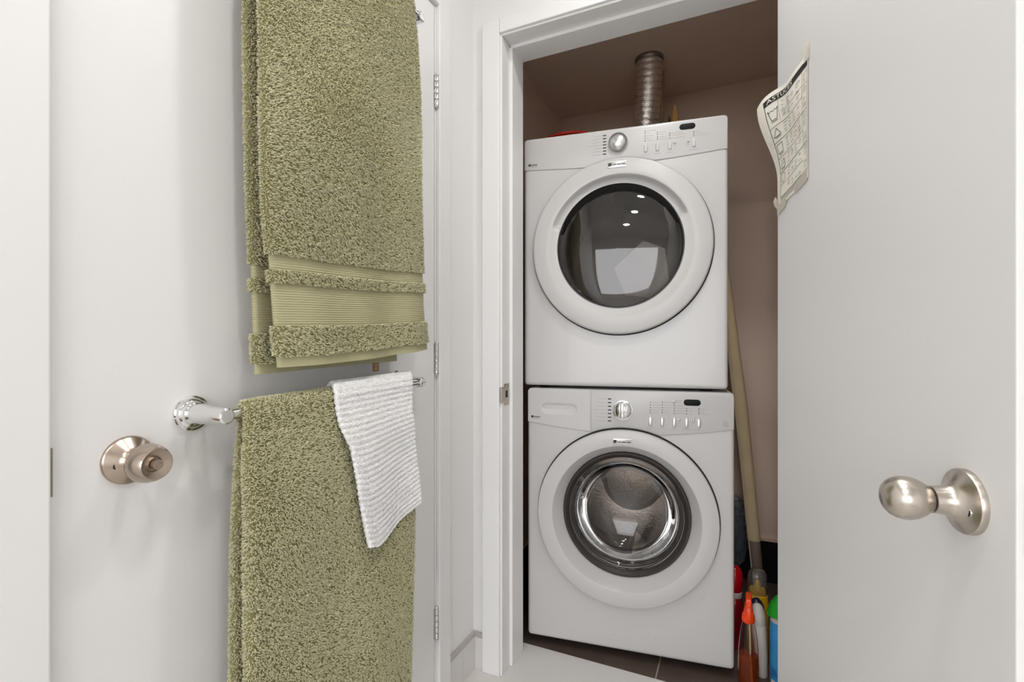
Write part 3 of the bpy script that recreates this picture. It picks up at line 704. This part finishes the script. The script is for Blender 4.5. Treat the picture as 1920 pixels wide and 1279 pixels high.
for i, (nm, a, b, m, h) in enumerate(secs):
    ns = 130 if nm == 'terry_panel' else max(3, int((b-a)/.003)); rib = None
    if nm == 'border_band': ns = int((b-a)/.0009); rib = (.0042, .0011)
    hh_ = hfun(h) if nm != 'terry_panel' else (lambda s: .0060+.0035*smooth01((abs(s-(L1+L2)/2)-.03)/.08))
    V, F, N, M = cloth_surface(path, yl, yr, hh_, a, b, ns, rib=rib)
    mk(nm, V, F, m, t, sharp=70)
    if nm.startswith('terry'):
        back0 = a > L1
        def keep(c, nn, nm=nm, a=a):
            front = (nn[:, 0] > .2) & (c[:, 0] > BX-.002)
            top = (c[:, 2] > .78) & (nn[:, 2] > -.2)
            edge = np.abs(nn[:, 1]) > .4
            backin = (c[:, 0] < BX) & (nn[:, 0] > .2) & (c[:, 1] < .66)
            return front | top | edge | backin
        sets.append(tufts(V, N, ns+1, M, keep, .00205, .0046, .00085, lean_u, 20+i, .32, (.0028, .45, .27)))
pile('terry_pile', sets, GREEN, t)
tg = mk('care_tag', *box(-.7585, -.7565, .8845, .9050, -.0560, -.0300, .0006), mat('tan_tag', '9a7450', .7), t, smooth=False, label='small tan care tag below the hem')
tagm = mat('tag_print', 'd8b98e', .7)
for k, (l, z) in enumerate(((.013, -.041), (.008, -.0465), (.011, -.051))): mk('tag_line', *box(-.7566, -.7563, .8950-l/2, .8950+l/2, z-.0012, z+.0012), tagm, tg, False)

# --- towel folded over the lower bar
t = thing('bath_towel', 'plain sage green bath towel hanging from the lower towel bar beside the chrome post', 'towel', (BX, .74, -.1), 0, None)
fz2 = lambda wv: lerp(-.850, -.835, wv); bz2 = lambda wv: lerp(-.86, -.85, wv)
wf2 = lambda y, z, q: .004*q*math.sin(y*15+1)+.002*q*math.sin(y*37+z*5); wb2 = lambda y, z, q: .003*q*math.sin(y*21)
path, L1, L2, L3 = drape(LB, .0135, fz2, bz2, wf2, wb2, .009, .018)
ylg = interp([0, .33, .50, L1], [.5165, .5150, .5130, .5180]); yrg = interp([0, .07, .40, L1-.10, L1], [.9370, .9386, .9520, .9560, .9590])
def yl2(s): return ylg(s) if s <= L1 else lerp(.518, .531, smooth01((s-L1)/(L2-L1))) if s <= L2 else interp([0, .2, .6, .8], [.531, .536, .532, .532])(s-L2)
def yr2(s): return (yrg(s) if s <= L1 else .955)-.006
yl2_0 = yl2
def yl2(s): return yl2_0(s)+(.0165 if s <= L1 else lerp(.0165, .0115, smooth01((s-L1)/(L2-L1))) if s <= L2 else .0115)
hl = lambda s: .0060+.0033*smooth01((abs(s-(L1+L2)/2)-.03)/.08)
V, F, N, M = cloth_surface(path, yl2, yr2, hl, 0, L3, 150)
mk('terry_panel', V, F, GREENSHADE, t, sharp=70)
lean_l = lambda B: np.stack([np.zeros(len(B)), np.full(len(B), .12), np.full(len(B), -.30)], 1)+field(B, 17, 2.3)
def keep(c, nn):
    front = (nn[:, 0] > .2) & (c[:, 0] > BX-.002); top = (c[:, 2] > -.13) & (nn[:, 2] > -.2); edge = np.abs(nn[:, 1]) > .4
    return front | top | edge | ((c[:, 0] < BX) & (nn[:, 0] > .2) & (c[:, 1] < .62))
pile('terry_pile', [tufts(V, N, 151, M, keep, .00205, .0042, .00085, lean_l, 61, .45, (.0025, -.3, .27))], GREEN, t)

# --- white washcloth thrown over the same bar
t = thing('washcloth', 'small white ribbed washcloth thrown over the green towel on the lower bar', 'washcloth', (BX, .84, -.08), 0, None)
zfc = lambda wv: interp([0, .12, .30, .48, .62, .85, 1], [-.404, -.412, -.408, -.397, -.387, -.375, -.366])(wv)
zbc = lambda wv: -.30
wfc = lambda y, z, q: .007*q*math.sin((y-.70)*24)+.003*q*math.sin(z*30+y*12)+.006*q
path, L1, L2, L3 = drape(LB, .0265, zfc, zbc, wfc, lambda y, z, q: 0, .0115, .006)
ylc = interp([0, .10, .20, L1-.05, L1], [.7790, .7550, .7360, .7150, .7100]); yrc = interp([0, .1, L1-.06, L1], [.9540, .9450, .9320, .9440])
def yl3(s): return ylc(s) if s <= L1 else lerp(.71, .742, smooth01((s-L1)/(L2-L1))) if s <= L2 else .742
def yr3(s): return yrc(s) if s <= L1 else lerp(.944, 1.004, smooth01((s-L1)/(L2-L1))) if s <= L2 else 1.004
ns = int(L3/.0016)
V, F, N, M = cloth_surface(path, yl3, yr3, hfun(.0052), 0, L3, ns, rib=(.0112, .0015))
mk('ribbed_cloth', V, F, WTERRY, t, sharp=80)
lean_w = lambda B: np.stack([np.zeros(len(B)), np.full(len(B), .1), np.full(len(B), -.2)], 1)
keepw = lambda c, nn: ((nn[:, 0] > -.2) & (c[:, 0] > BX)) | (np.abs(nn[:, 1]) > .4) | (c[:, 2] > -.09)
pile('terry_pile', [tufts(V, N, ns+1, M, keepw, .0017, .0014, .0009, lean_w, 81, .9)], WTERRY, t)

# ---------------------------------------------------------------- laundry chart taped to the open door
PAPER = mat('aged_paper', 'f0ede4', .7, var=(14, 'e8e3d6', .25)); PINK = mat('black_print_on_paper', '2b2723', .6)
PGREY = mat('grey_print_on_paper', '6d675f', .6); TAPE = mat('yellowed_tape', 'e6dfd0', .4, 0, 0, 1.45, 0, .55)
t = thing('laundry_chart', 'creased paper chart of laundry symbols taped to the edge of the open door', 'paper', dpt(.11, .48), 0)
PW, PH = .205, .258
def paper(u, v, lift=0):
    """u: 0 hinge-side edge .. 1 right edge, v: 0 bottom .. 1 top; the upper corner has come loose and curls away"""
    d = .006+PW*u; z = .337+PH*v+.012*u
    k = smooth01((v-.28)/.72)
    o = .0012+.042*k*max(0,1-u)**1.6+.006*math.sin(u*9.5+.6)*k*(1-u)+.001*math.sin(u*6+v*4)
    o = max(o, .0012+.0006*math.sin(u*9+v*7))
    d -= .010*k*max(0,1-u)**3; z += .012*k*math.sin(u*7)*(1-u) 
    return dpt(d, z, o+lift)
def paper_n(u, v):
    e = .002; a = Vector(paper(u+e, v))-Vector(paper(u-e, v)); b = Vector(paper(u, v+e))-Vector(paper(u, v-e))
    n = a.cross(b).normalized(); return n if n.dot(DN) > 0 else -n
def pp(u, v, h=.0006): return tuple(Vector(paper(u, v))+paper_n(u, v)*h)
NU, NV = 30, 36
V, F = loft([[paper(i/NU, j/NV) for i in range(NU+1)] for j in range(NV+1)], False)
V2 = [tuple(Vector(p)-paper_n((k % (NU+1))/NU, (k//(NU+1))/NV)*.0003) for k, p in enumerate(V)]
sh = mk('sheet', *join((V, F), (V2, [tuple(reversed(f)) for f in F])), PAPER, t, fixn=False)
def pline(pts, wd):
    """printed line on the sheet, given in (u, v)"""
    P = []
    for (a, b), (c, d) in zip(pts[:-1], pts[1:]):
        n = max(1, int(math.hypot(c-a, d-b)/.04)); P += [(lerp(a, c, i/n), lerp(b, d, i/n)) for i in range(n)]
    P.append(pts[-1]); L, Rr = [], []
    for i, p in enumerate(P):
        q0, q1 = P[max(i-1, 0)], P[min(i+1, len(P)-1)]; dx, dy = (q1[0]-q0[0])*PW, (q1[1]-q0[1])*PH; l = math.hypot(dx, dy) or 1
        nx, ny = -dy/l*wd/2/PW, dx/l*wd/2/PH; L.append(pp(p[0]+nx, p[1]+ny)); Rr.append(pp(p[0]-nx, p[1]-ny))
    n = len(P); return L+Rr, [(i, i+1, n+i+1, n+i) for i in range(n-1)]
def pquad(u0, u1, v0, v1, h=.0006, n=14): return loft([[pp(lerp(u0, u1, i/n), v, h) for i in range(n+1)] for v in (v0, lerp(v0, v1, .5), v1)], False)
def ptext(s, u, v, wd, ht, h=.0010):
    V, F = text2d(s, .1, 1.0); ymax = max(abs(p[1]) for p in V)*2
    return [pp(u+p[0]*wd, v+p[1]/ymax*ht, h) for p in V], F
U0, U1 = .135, .975
mk('title_band', *pquad(U0-.01, U1, .905, .958), PINK, sh, False, fixn=False)
mk('title_lettering', *ptext('ASTUCES', .42, .932, .50, .036), PAPER, sh, False, fixn=False)
ln = [pline([(U0, .90), (U0, .075)], .0016), pline([(U1, .955), (U1, .075)], .0009), pline([(U0, .075), (U1, .075)], .0018), pline([(.865, .90), (.865, .30)], .0008), pline([(.33, .90), (.33, .72)], .0008)]
for v, wd in ((.70, .0009), (.57, .0012), (.43, .0009), (.30, .0016), (.185, .0009)): ln.append(pline([(U0, v), (U1 if wd > .001 else .865, v)], wd))
for v in (.79,): ln.append(pline([(.36, v), (.865, v)], .0007))
for v in (.060, .050, .040, .030): ln.append(pline([(U0+.01, v), (U1-.02, v)], .0007))
mk('ruled_lines', *join(*ln), PINK, sh, False, fixn=False, kind='stuff')
tub = [(.165, .850), (.20, .755), (.285, .755), (.315, .850)]
wv_ = [(.165, .850)]+[(.165+.15*i/12, .842+(.007 if i % 2 else -.003)) for i in range(1, 12)]+[(.315, .85)]
tub_m = join(pline([tub[0], tub[1]], .0015), pline([tub[1], tub[2]], .0015), pline([tub[2], tub[3]], .0015), pline([(.165, .85), (.19, .832), (.215, .842), (.24, .828), (.265, .842), (.29, .832), (.315, .85)], .0015))
mk('wash_symbol', *tub_m, PINK, sh, False, fixn=False)
mk('bleach_symbol', *join(pline([(.165, .615), (.235, .68)], .0013), pline([(.235, .68), (.30, .615)], .0013), pline([(.30, .615), (.165, .615)], .0013)), PINK, sh, False, fixn=False)
mk('dry_symbol', *join(*[pline([a, b], .0012) for a, b in (((.165, .47), (.165, .545)), ((.165, .545), (.285, .545)), ((.285, .545), (.285, .47)), ((.285, .47), (.165, .47)))]), PINK, sh, False, fixn=False)
mk('iron_symbol', *join(pline([(.16, .335), (.30, .335)], .0012), pline([(.30, .335), (.285, .40)], .0012), pline([(.285, .40), (.20, .395)], .0012), pline([(.16, .335), (.20, .37)], .0012), pline([(.20, .37), (.285, .37)], .0010)), PINK, sh, False, fixn=False)
mk('circle_symbol', *pline([(.23+.06*math.cos(2*math.pi*i/16), .243+.042*math.sin(2*math.pi*i/16)) for i in range(17)], .0011), PINK, sh, False, fixn=False)
tx_ = []
rg_ = random.Random(3)
for v0, v1 in ((.71, .885), (.58, .69), (.44, .56), (.31, .42), (.195, .29), (.085, .175)):
    for ux in (.38, .50, .62, .74, .885):
        v = v1-.014
        while v > v0+.008:
            if rg_.random() < .72:
                l = rg_.uniform(.035, .085); tx_.append(pline([(ux, v), (min(ux+l, U1-.01), v)], .0010))
            v -= rg_.choice((.014, .018, .027))
for v in (.742, .604, .457, .322): tx_.append(pline([(.19, v), (.29, v)], .0016))
mk('small_print', *join(*tx_), PGREY, sh, False, fixn=False, kind='stuff')
hw = []
for k in range(9):
    u, v = .05+.05*(k % 2), .25+.055*k; hw.append(pline([(u, v), (u+.02, v+.02), (u+.015, v+.035), (u+.03, v+.03)], .0005))
mk('pencil_marks', *join(*hw), mat('faint_pencil', 'b9afa0', .8), sh, False, fixn=False, kind='stuff')
def tape(pts, lift=.0010):
    V = [dpt(d, z, o+lift) for d, z, o in pts]; W_ = [dpt(d, z, o+lift+.0002) for d, z, o in pts]; n = len(V)
    return V+W_, [tuple(range(n)), tuple(range(2*n-1, n-1, -1))]+[(i, (i+1) % n, n+(i+1) % n, n+i) for i in range(n)]
mk('tape', *tape([(.196, .590, .004), (.216, .592, .0002), (.218, .620, .0002), (.206, .630, .0002), (.196, .616, .003)]), TAPE, t, False)
mk('tape', *tape([(.006, .322, .0015), (.070, .330, .0015), (.074, .352, .002), (.006, .346, .002)]), TAPE, t, False)
mk('tape', *tape([(-.006, .350, .004), (.010, .336, .002), (.012, .362, .003), (-.002, .372, .004), (-.010, .362, .006)]), TAPE, t, False)
mk('tape', *tape([(.130, .338, .001), (.206, .345, .001), (.208, .372, .002), (.130, .356, .002)]), TAPE, t, False)
fold = []
for j in range(13):
    v = .50+.42*j/12; p = Vector(paper(0, v)); n = paper_n(0, v); k = math.sin(math.pi*min(1, (j+.001)/12*1.0))*.8+.15
    fold.append([tuple(p), tuple(p-DV*.004*k-DN*.010*k), tuple(p+DV*.004*k-DN*.021*k)])
mk('curled_margin', *loft(fold, False), PAPER, t, fixn=False)

# ---------------------------------------------------------------- things on and behind the dryer
FOIL = mat('crumpled_foil', (.90, .85, .80), .25, .9, bump=(120, .55, .004, (1, 1, 2.6)))
t = thing('vent_duct', 'foil flexible vent duct running from the closet ceiling down behind the dryer', 'duct', (-.338, 2.15, CC), 0)
ctl = [Vector(p) for p in ((-.338, 2.148, CC+.02), (-.342, 2.165, 1.16), (-.354, 2.20, 1.06), (-.368, 2.25, .96), (-.380, 2.36, .88), (-.385, 2.43, .78), (-.385, 2.455, .66))]
def spline(P, n):
    out = []
    for i in range(len(P)-1):
        p0, p1, p2, p3 = P[max(i-1, 0)], P[i], P[i+1], P[min(i+2, len(P)-1)]
        for k in range(n):
            s = k/n; out.append(.5*((2*p1)+(p2-p0)*s+(2*p0-5*p1+4*p2-p3)*s*s+(3*p1-p0-3*p2+p3)*s**3))
    return out+[P[-1]]
pts = spline(ctl, 90); dist = 0; rad = []
for i, p in enumerate(pts):
    if i: dist += (p-pts[i-1]).length
    ph = (dist/.0235) % 1; rad.append(.0535+.0030*math.sin(math.pi*ph)**.6-(.0060 if ph < .12 or ph > .93 else 0))
mk('foil_hose', *tube(pts, rad, 40, False), FOIL, t, sharp=60)
mk('duct_collar', *lathe([(.0595, 0), (.0600, -.010), (.0575, -.014), (.0560, -.010), (.0560, 0)], (-.338, 2.148, CC), (0, 0, 1), 40), mat('dull_metal_collar', (.35, .31, .28), .45, 1), t)
mk('tape_strip', *tube([Vector(p)+Vector((.0585, .01, 0)) for p in pts[68:310:16]], .0045, 6), mat('amber_tape', '8a7a4a', .5), t)

def loftring(c, rx, ry, z, n=40, sup=2.0):
    P = []
    for i in range(n):
        a = 2*math.pi*i/n; ca_, sa_ = math.cos(a), math.sin(a)
        P.append((c[0]+rx*math.copysign(abs(ca_)**(2/sup), ca_), c[1]+ry*math.copysign(abs(sa_)**(2/sup), sa_), z))
    return P
REDP = mat('red_plastic', 'b02a20', .35)
t = thing('plastic_basin', 'shallow red plastic basin on top of the dryer, mostly hidden by its front edge', 'basin', (-.600, 1.86, .751), 0)
c0 = (-.600, 1.86)
mk('bowl', *loft([loftring(c0, r*1.0, r*.85, .7515+z, 48) for r, z in ((.001, .002), (.085, .001), (.092, .006), (.103, .060), (.101, .060), (.089, .010), (.001, .006))], True), REDP, t, sharp=50)
mk('rim', *loft([loftring(c0, .101+a, (.101+a)*.85, .7515+.060+b, 48) for a, b in ((0, 0), (.004, .006), (.016, .004), (.018, -.004), (.014, -.003), (.003, -.002))], True, loop=True), REDP, t, sharp=60)
mk('handle_lug', *box(c0[0]-.135, c0[0]-.095, c0[1]-.03, c0[1]+.03, .802, .816, .004), REDP, t)
STICK = mat('tan_wood', 'a87a35', .55, bump=(60, .2, .002, (1, 1, .1)))
t = thing('wooden_peg', 'tan pointed wooden peg standing on the dryer beside the foil duct', 'peg', (-.226, 2.02, .751), 0)
for s, tilt, top in ((1, .0, .957), (-1, -.012, .918)):
    b0 = Vector((-.213 if s > 0 else -.226, 2.02, .7515)); w0 = .011 if s > 0 else .006
    rings = []
    for k, (z, f) in enumerate(((.7515, 1), (.85, 1), (.90, .95), (top-.02, .62), (top-.004, .25), (top, .05))):
        x = b0.x+tilt*(z-.75)/.2*1.0 - .006*(z-.75)/.2
        rings.append([(x-w0*f, b0.y-.006, z), (x+w0*f, b0.y-.006, z), (x+w0*f, b0.y+.006, z), (x-w0*f, b0.y+.006, z)])
    mk('prong', *loft(rings, True, True, True), STICK if s > 0 else mat('dark_wood', '3a2415', .6), t, sharp=30)

# ---------------------------------------------------------------- right of the machines
CLOTH = mat('beige_cloth_cover', 'c6b391', .85, bump=(500, .25, .001), var=(12, 'b9a583', .3)); GREYC = mat('grey_cloth_foot', '7a6c60', .85, bump=(500, .2, .001))
t = thing('ironing_board', 'narrow beige cloth-covered board with a grey foot leaning beside the machines', 'ironing board', (.10, 2.2, FZ), 0)
def board(z0, z1, grow, m, nm):
    rings = []
    for k in range(25):
        z = lerp(z0, z1, k/24); f = (z-FZ)/1.40
        xr = interp([-1.07, -.90, -.77, -.236, .244, .34], [.1120, .0990, .0885, .0410, -.0180, -.031])(z)+.002
        wdt = interp([-1.07, -.77, -.2, .2, .34], [.047, .050, .054, .048, .030])(z)
        P = rrect(xr-wdt-grow, xr+grow, 2.20-.030-grow, 2.20+.16+grow, .022, 5)
        rings.append([(x, y, z) for x, y in P])
    return mk(nm, *loft(rings, True, True, True), m, t, sharp=50)
board(FZ, -.772, -.002, GREYC, 'grey_foot'); board(-.775, .34, 0, CLOTH, 'cover')
seam = [(interp([-1.07, -.90, -.77, -.236, .244], [.1120, .0990, .0885, .0410, -.0180])(z)-interp([-1.07, -.77, -.2, .2, .34], [.047, .050, .054, .048, .030])(z)+.008, 2.169, z) for z in np.linspace(-1.05, .2, 20)]
mk('piping', *tube(seam, .0022, 8), mat('pale_piping', 'b8ab98', .8), t)

BAGM = mat('clear_plastic_bag', (.50, .55, .63), .08, 0, .8, 1.35)
t = thing('plastic_bag', 'crumpled clear plastic bag with dark blue folds wedged behind the washer', 'bag', (.008, 2.425, -.9), 0)
bm = bmesh.new(); bmesh.ops.create_icosphere(bm, subdivisions=5, radius=1)
for v in bm.verts:
    p = v.co.copy(); k = mnoise.noise(p*2.3)*.30+abs(mnoise.noise(p*5.5))*.28+mnoise.noise(p*13)*.07
    v.co = Vector((.008+.042*p.x*(1+k), 2.425+.030*p.y*(1+k), -.83+.145*p.z*(1+k*.6)))
mk('film', [tuple(v.co) for v in bm.verts], [tuple(v.index for v in f.verts) for f in bm.faces], BAGM, t, sharp=25); bm.free()
bm = bmesh.new(); bmesh.ops.create_icosphere(bm, subdivisions=4, radius=1)
for v in bm.verts:
    p = v.co.copy(); k = abs(mnoise.noise(p*3.1+Vector((4, 2, 1))))*.5
    v.co = Vector((.004+.026*p.x*(1+k), 2.43+.016*p.y*(1+k), -.83+.10*p.z*(1+k)))
mk('blue_contents', [tuple(v.co) for v in bm.verts], [tuple(v.index for v in f.verts) for f in bm.faces], mat('dark_blue_plastic', '1c2534', .35), t, sharp=30); bm.free()

# bottles on the closet floor
F0 = FZ-.003
def rev(nm, prof, c, m, parent, ry=1.0, n=40, sup=2.0, sharp=40, tilt=None, label=None):
    V, F = loft([loftring(c, r, r*ry, z, n, sup) for r, z in prof], True, True, True)
    if tilt: V = [tilt(p) for p in V]
    return mk(nm, V, F, m, parent, sharp=sharp, label=label)
# red bottle, farthest left
c = (-.0035, 1.925)
t = thing('cleaner_bottle', 'dark red bottle with a round red cap, tucked against the washer side', 'bottle', (*c, F0), 0)
REDB = mat('dark_red_bottle', '7c0a18', .22); REDC = mat('red_cap', 'b00a18', .15)
rev('body', [(.024, F0), (.027, F0+.004), (.0275, F0+.14), (.0265, F0+.165), (.022, F0+.178), (.017, F0+.182)], c, REDB, t)
rev('collar', [(.0225, F0+.180), (.0235, F0+.182), (.0235, F0+.198), (.020, F0+.200)], c, mat('white_bottle_plastic', 'c9c0b8', .35), t)
rev('cap', [(.021, F0+.199), (.0225, F0+.203), (.0255, F0+.225), (.0270, F0+.245), (.0255, F0+.262), (.021, F0+.277), (.013, F0+.287), (.005, F0+.291), (.0005, F0+.2915)], c, REDC, t)
# yellow bottle with clear cap
c = (.0665, 1.865)
t = thing('cleaner_bottle', 'yellow bottle with a clear cap over its yellow spout, behind the spray bottle', 'bottle', (*c, F0), 0)
YEL = mat('yellow_plastic', 'c79a0a', .35)
rev('body', [(.030, F0), (.0335, F0+.005), (.0350, F0+.05), (.0350, F0+0.1890), (.0345, F0+0.2060), (.0335, F0+0.2100), (.0335, F0+0.2140), (.0320, F0+0.2170), (.0320, F0+0.2300), (.0300, F0+0.2320), (.016, F0+0.2340)], c, YEL, t, .8, sup=2.4)
rev('spout', [(.018, F0+0.2320), (.0165, F0+0.2460), (.012, F0+0.2540), (.0095, F0+0.2670), (.0080, F0+0.2760), (.004, F0+0.2790), (.0005, F0+0.2795)], c, YEL, t, .8)
for s in (-1, 1): rev('spout_wing', [(.009, F0+0.2320), (.008, F0+0.2500), (.004, F0+0.2560), (.0005, F0+0.2570)], (c[0]+s*.017, c[1]), YEL, t, .7, 20)
cap = [(.0300, F0+0.2300), (.0305, F0+0.2460), (.0305, F0+0.2840), (.0285, F0+0.3000), (.0225, F0+0.3095), (.012, F0+0.3120), (.0005, F0+0.3125)]
capi = [(r-.0013 if r > .002 else r, z-.0013) for r, z in cap]
V, F = loft([loftring(c, r, r*.8, z, 40, 2.4) for r, z in cap+list(reversed(capi))], True)
mk('clear_cap', V, F, mat('clear_cap_plastic', (.86, .84, .82), .06, 0, .96, 1.3), t, sharp=60)
# orange spray bottle
c = (.0352, 1.700)
t = thing('spray_bottle', 'clear spray bottle of orange liquid with an orange trigger head', 'bottle', (*c, F0), 0)
CLR = mat('clear_bottle_plastic', (.90, .84, .80), .05, 0, 1, 1.2)
outer = [(.0005, F0), (.026, F0), (.0300, F0+.006), (.0310, F0+.03), (.0305, F0+.08), (.0290, F0+.13), (.0260, F0+.165), (.0215, F0+.195), (.0170, F0+.212), (.0150, F0+.218)]
inn = [(max(r-.0015, .0005), z+(.0018 if z < F0+.004 else 0)) for r, z in outer]
V, F = loft([loftring(c, r, r*.72, z, 40, 2.3) for r, z in outer+list(reversed(inn))], True)
mk('bottle_body', V, F, CLR, t, sharp=60)
LIQ = mat('orange_liquid', (.80, .16, .02), .05, 0, .85, 1.3)
rev('liquid', [(.0005, F0+.0022), (.0235, F0+.0022), (.0278, F0+.008), (.0288, F0+.03), (.0284, F0+.08), (.0278, F0+.112), (.0005, F0+.112)], c, LIQ, t, .72, sup=2.3)
mk('dip_tube', *tube([(c[0]+.004, c[1], F0+.21), (c[0]+.006, c[1], F0+.10), (c[0]+.010, c[1], F0+.01)], .0024, 10), mat('tube_plastic', 'd8cdc0', .3), t)
ORG = mat('orange_trigger_plastic', 'f2460c', .3)
hd = rev('collar', [(.0165, F0+.212), (.0182, F0+.214), (.0190, F0+.222), (.0178, F0+.236), (.0150, F0+.240)], c, ORG, t, .95, 32)
rings = [[(c[0]+dx+x, c[1]+y, F0+z) for x, y in rrect(-wx, wx, -y0, y1, .003, 4)] for z, wx, y0, y1, dx in ((.236, .0155, .016, .014, 0), (.250, .0130, .020, .015, .001), (.266, .0110, .026, .016, .0015), (.272, .0085, .036, .018, .0015), (.288, .0080, .038, .018, .001), (.297, .0072, .036, .016, .0005), (.2985, .005, .033, .013, .0005))]
mk('trigger_head', *loft(rings, True, True, True), ORG, t, sharp=35)
rings = [[(c[0]+.001+x, y, F0+z) for x, y in rrect(-.0065, .0065, c[1]-yo-.006, c[1]-yo, .002, 3)] for z, yo in ((.274, .024), (.258, .028), (.244, .030), (.232, .027))]
mk('trigger', *loft(rings, True, True, True), ORG, t, sharp=35)
mk('nozzle', *lathe([(.0001, .004), (.004, .004), (.0062, .003), (.0068, -.006)], (c[0]+.001, c[1]-.040, F0+.281), (0, -1, 0), 20), ORG, t)
# white bottle leaning between them
c = (.0785, 1.790)
t = thing('cleaner_bottle', 'slim white bottle with a navy crescent on its rounded top, leaning on the spray bottle', 'bottle', (*c, F0), 0)
lean_ = lambda p: (p[0]-.062*(p[2]-F0), p[1], p[2])
WB = mat('cream_white_plastic', 'd5cec6', .3)
rev('body', [(.0140, F0+.0005), (.0160, F0+.004), (.0185, F0+.05), (.0212, F0+.11), (.0220, F0+.165), (.0214, F0+.168), (.0214, F0+.170), (.0220, F0+.172), (.0215, F0+.195), (.0190, F0+.213), (.0140, F0+.226), (.007, F0+.2325), (.0005, F0+.234)], c, WB, t, 1.1, tilt=lean_)
rev('navy_back', [(.0205, F0+.17), (.0228, F0+.20), (.0205, F0+.221), (.0145, F0+.235), (.006, F0+.2425), (.0005, F0+.2435)], (c[0]-.002, c[1]+.016), mat('navy_plastic', '1d1d3a', .3), t, .9, tilt=lean_)
# blue aerosol can
c = (.1275, 1.715)
t = thing('aerosol_can', 'blue aerosol can with a bright green cap standing at the edge of the open door', 'can', (*c, F0), 0)
BLU = mat('blue_can_paint', '2583c4', .3, var=(18, '3a9ad6', .25)); CANW = mat('white_can_band', 'cfcac6', .35)
rev('base_rim', [(.0005, F0), (.0310, F0), (.0325, F0+.002), (.0325, F0+.006), (.0310, F0+.008)], c, HINGEM, t)
bd = rev('can_body', [(.0005, F0+.006), (.0308, F0+.006), (.0318, F0+.010), (.0318, F0+.226), (.0308, F0+.229)], c, BLU, t)
rev('shoulder', [(.0312, F0+.226), (.0310, F0+.231), (.0285, F0+.242), (.0250, F0+.250), (.020, F0+.252)], c, CANW, t)
GRN = mat('green_cap_plastic', '1fa02c', .35)
rings = []
for k, (r, z, dx) in enumerate(((.027, .248, 0), (.0365, .247, 0), (.0385, .252, 0), (.0380, .268, .001), (.0345, .285, .003), (.0280, .299, .007), (.018, .308, .011), (.006, .3125, .014), (.0005, .313, .0145))):
    rings.append([(x, y, z_+(.010*(x-c[0])/.038 if 1 < k else 0)) for x, y, z_ in loftring((c[0]+dx, c[1]), r, r, F0+z, 40)])
gc = mk('spray_cap', *loft(rings, True, True, True), GRN, t, sharp=40)
V, F = lathe([(.0385, 0), (.0392, .004), (.0385, .008)], (c[0], c[1], F0+.247), (0, 0, 1), 40); mk('cap_lip', V, F, GRN, gc)
def on_can(a0, a1, z0, z1, nm, m, e=.0003, parent=None, cut=0):
    n = 10; r = .0318+e
    V = [[(c[0]+r*math.cos(R(lerp(a0, a1, i/n))), c[1]+r*math.sin(R(lerp(a0, a1, i/n))), F0+z+cut*(i/n if k_ else 0)) for i in range(n+1)] for k_, z in enumerate((z0, z1))]
    return mk(nm, *loft(V, False), m, parent or bd, fixn=False)
on_can(205, 262, .030, .052, 'label_stripe', CANW); on_can(200, 258, .020, .033, 'label_stripe', mat('navy_print', '232a63', .4), .0004)
on_can(205, 262, -.0 + .006, .019, 'label_stripe', CANW, .0004)
for k, z in enumerate((.066, .072, .078, .084)): on_can(208, 250-4*k, z, z+.0022, 'label_line', MATS['navy_print'])
# ---------------------------------------------------------------- lift everything so that the floor lies at height zero
for o in list(C.objects):
    if o.parent is None and o is not co: o.location.z += H0
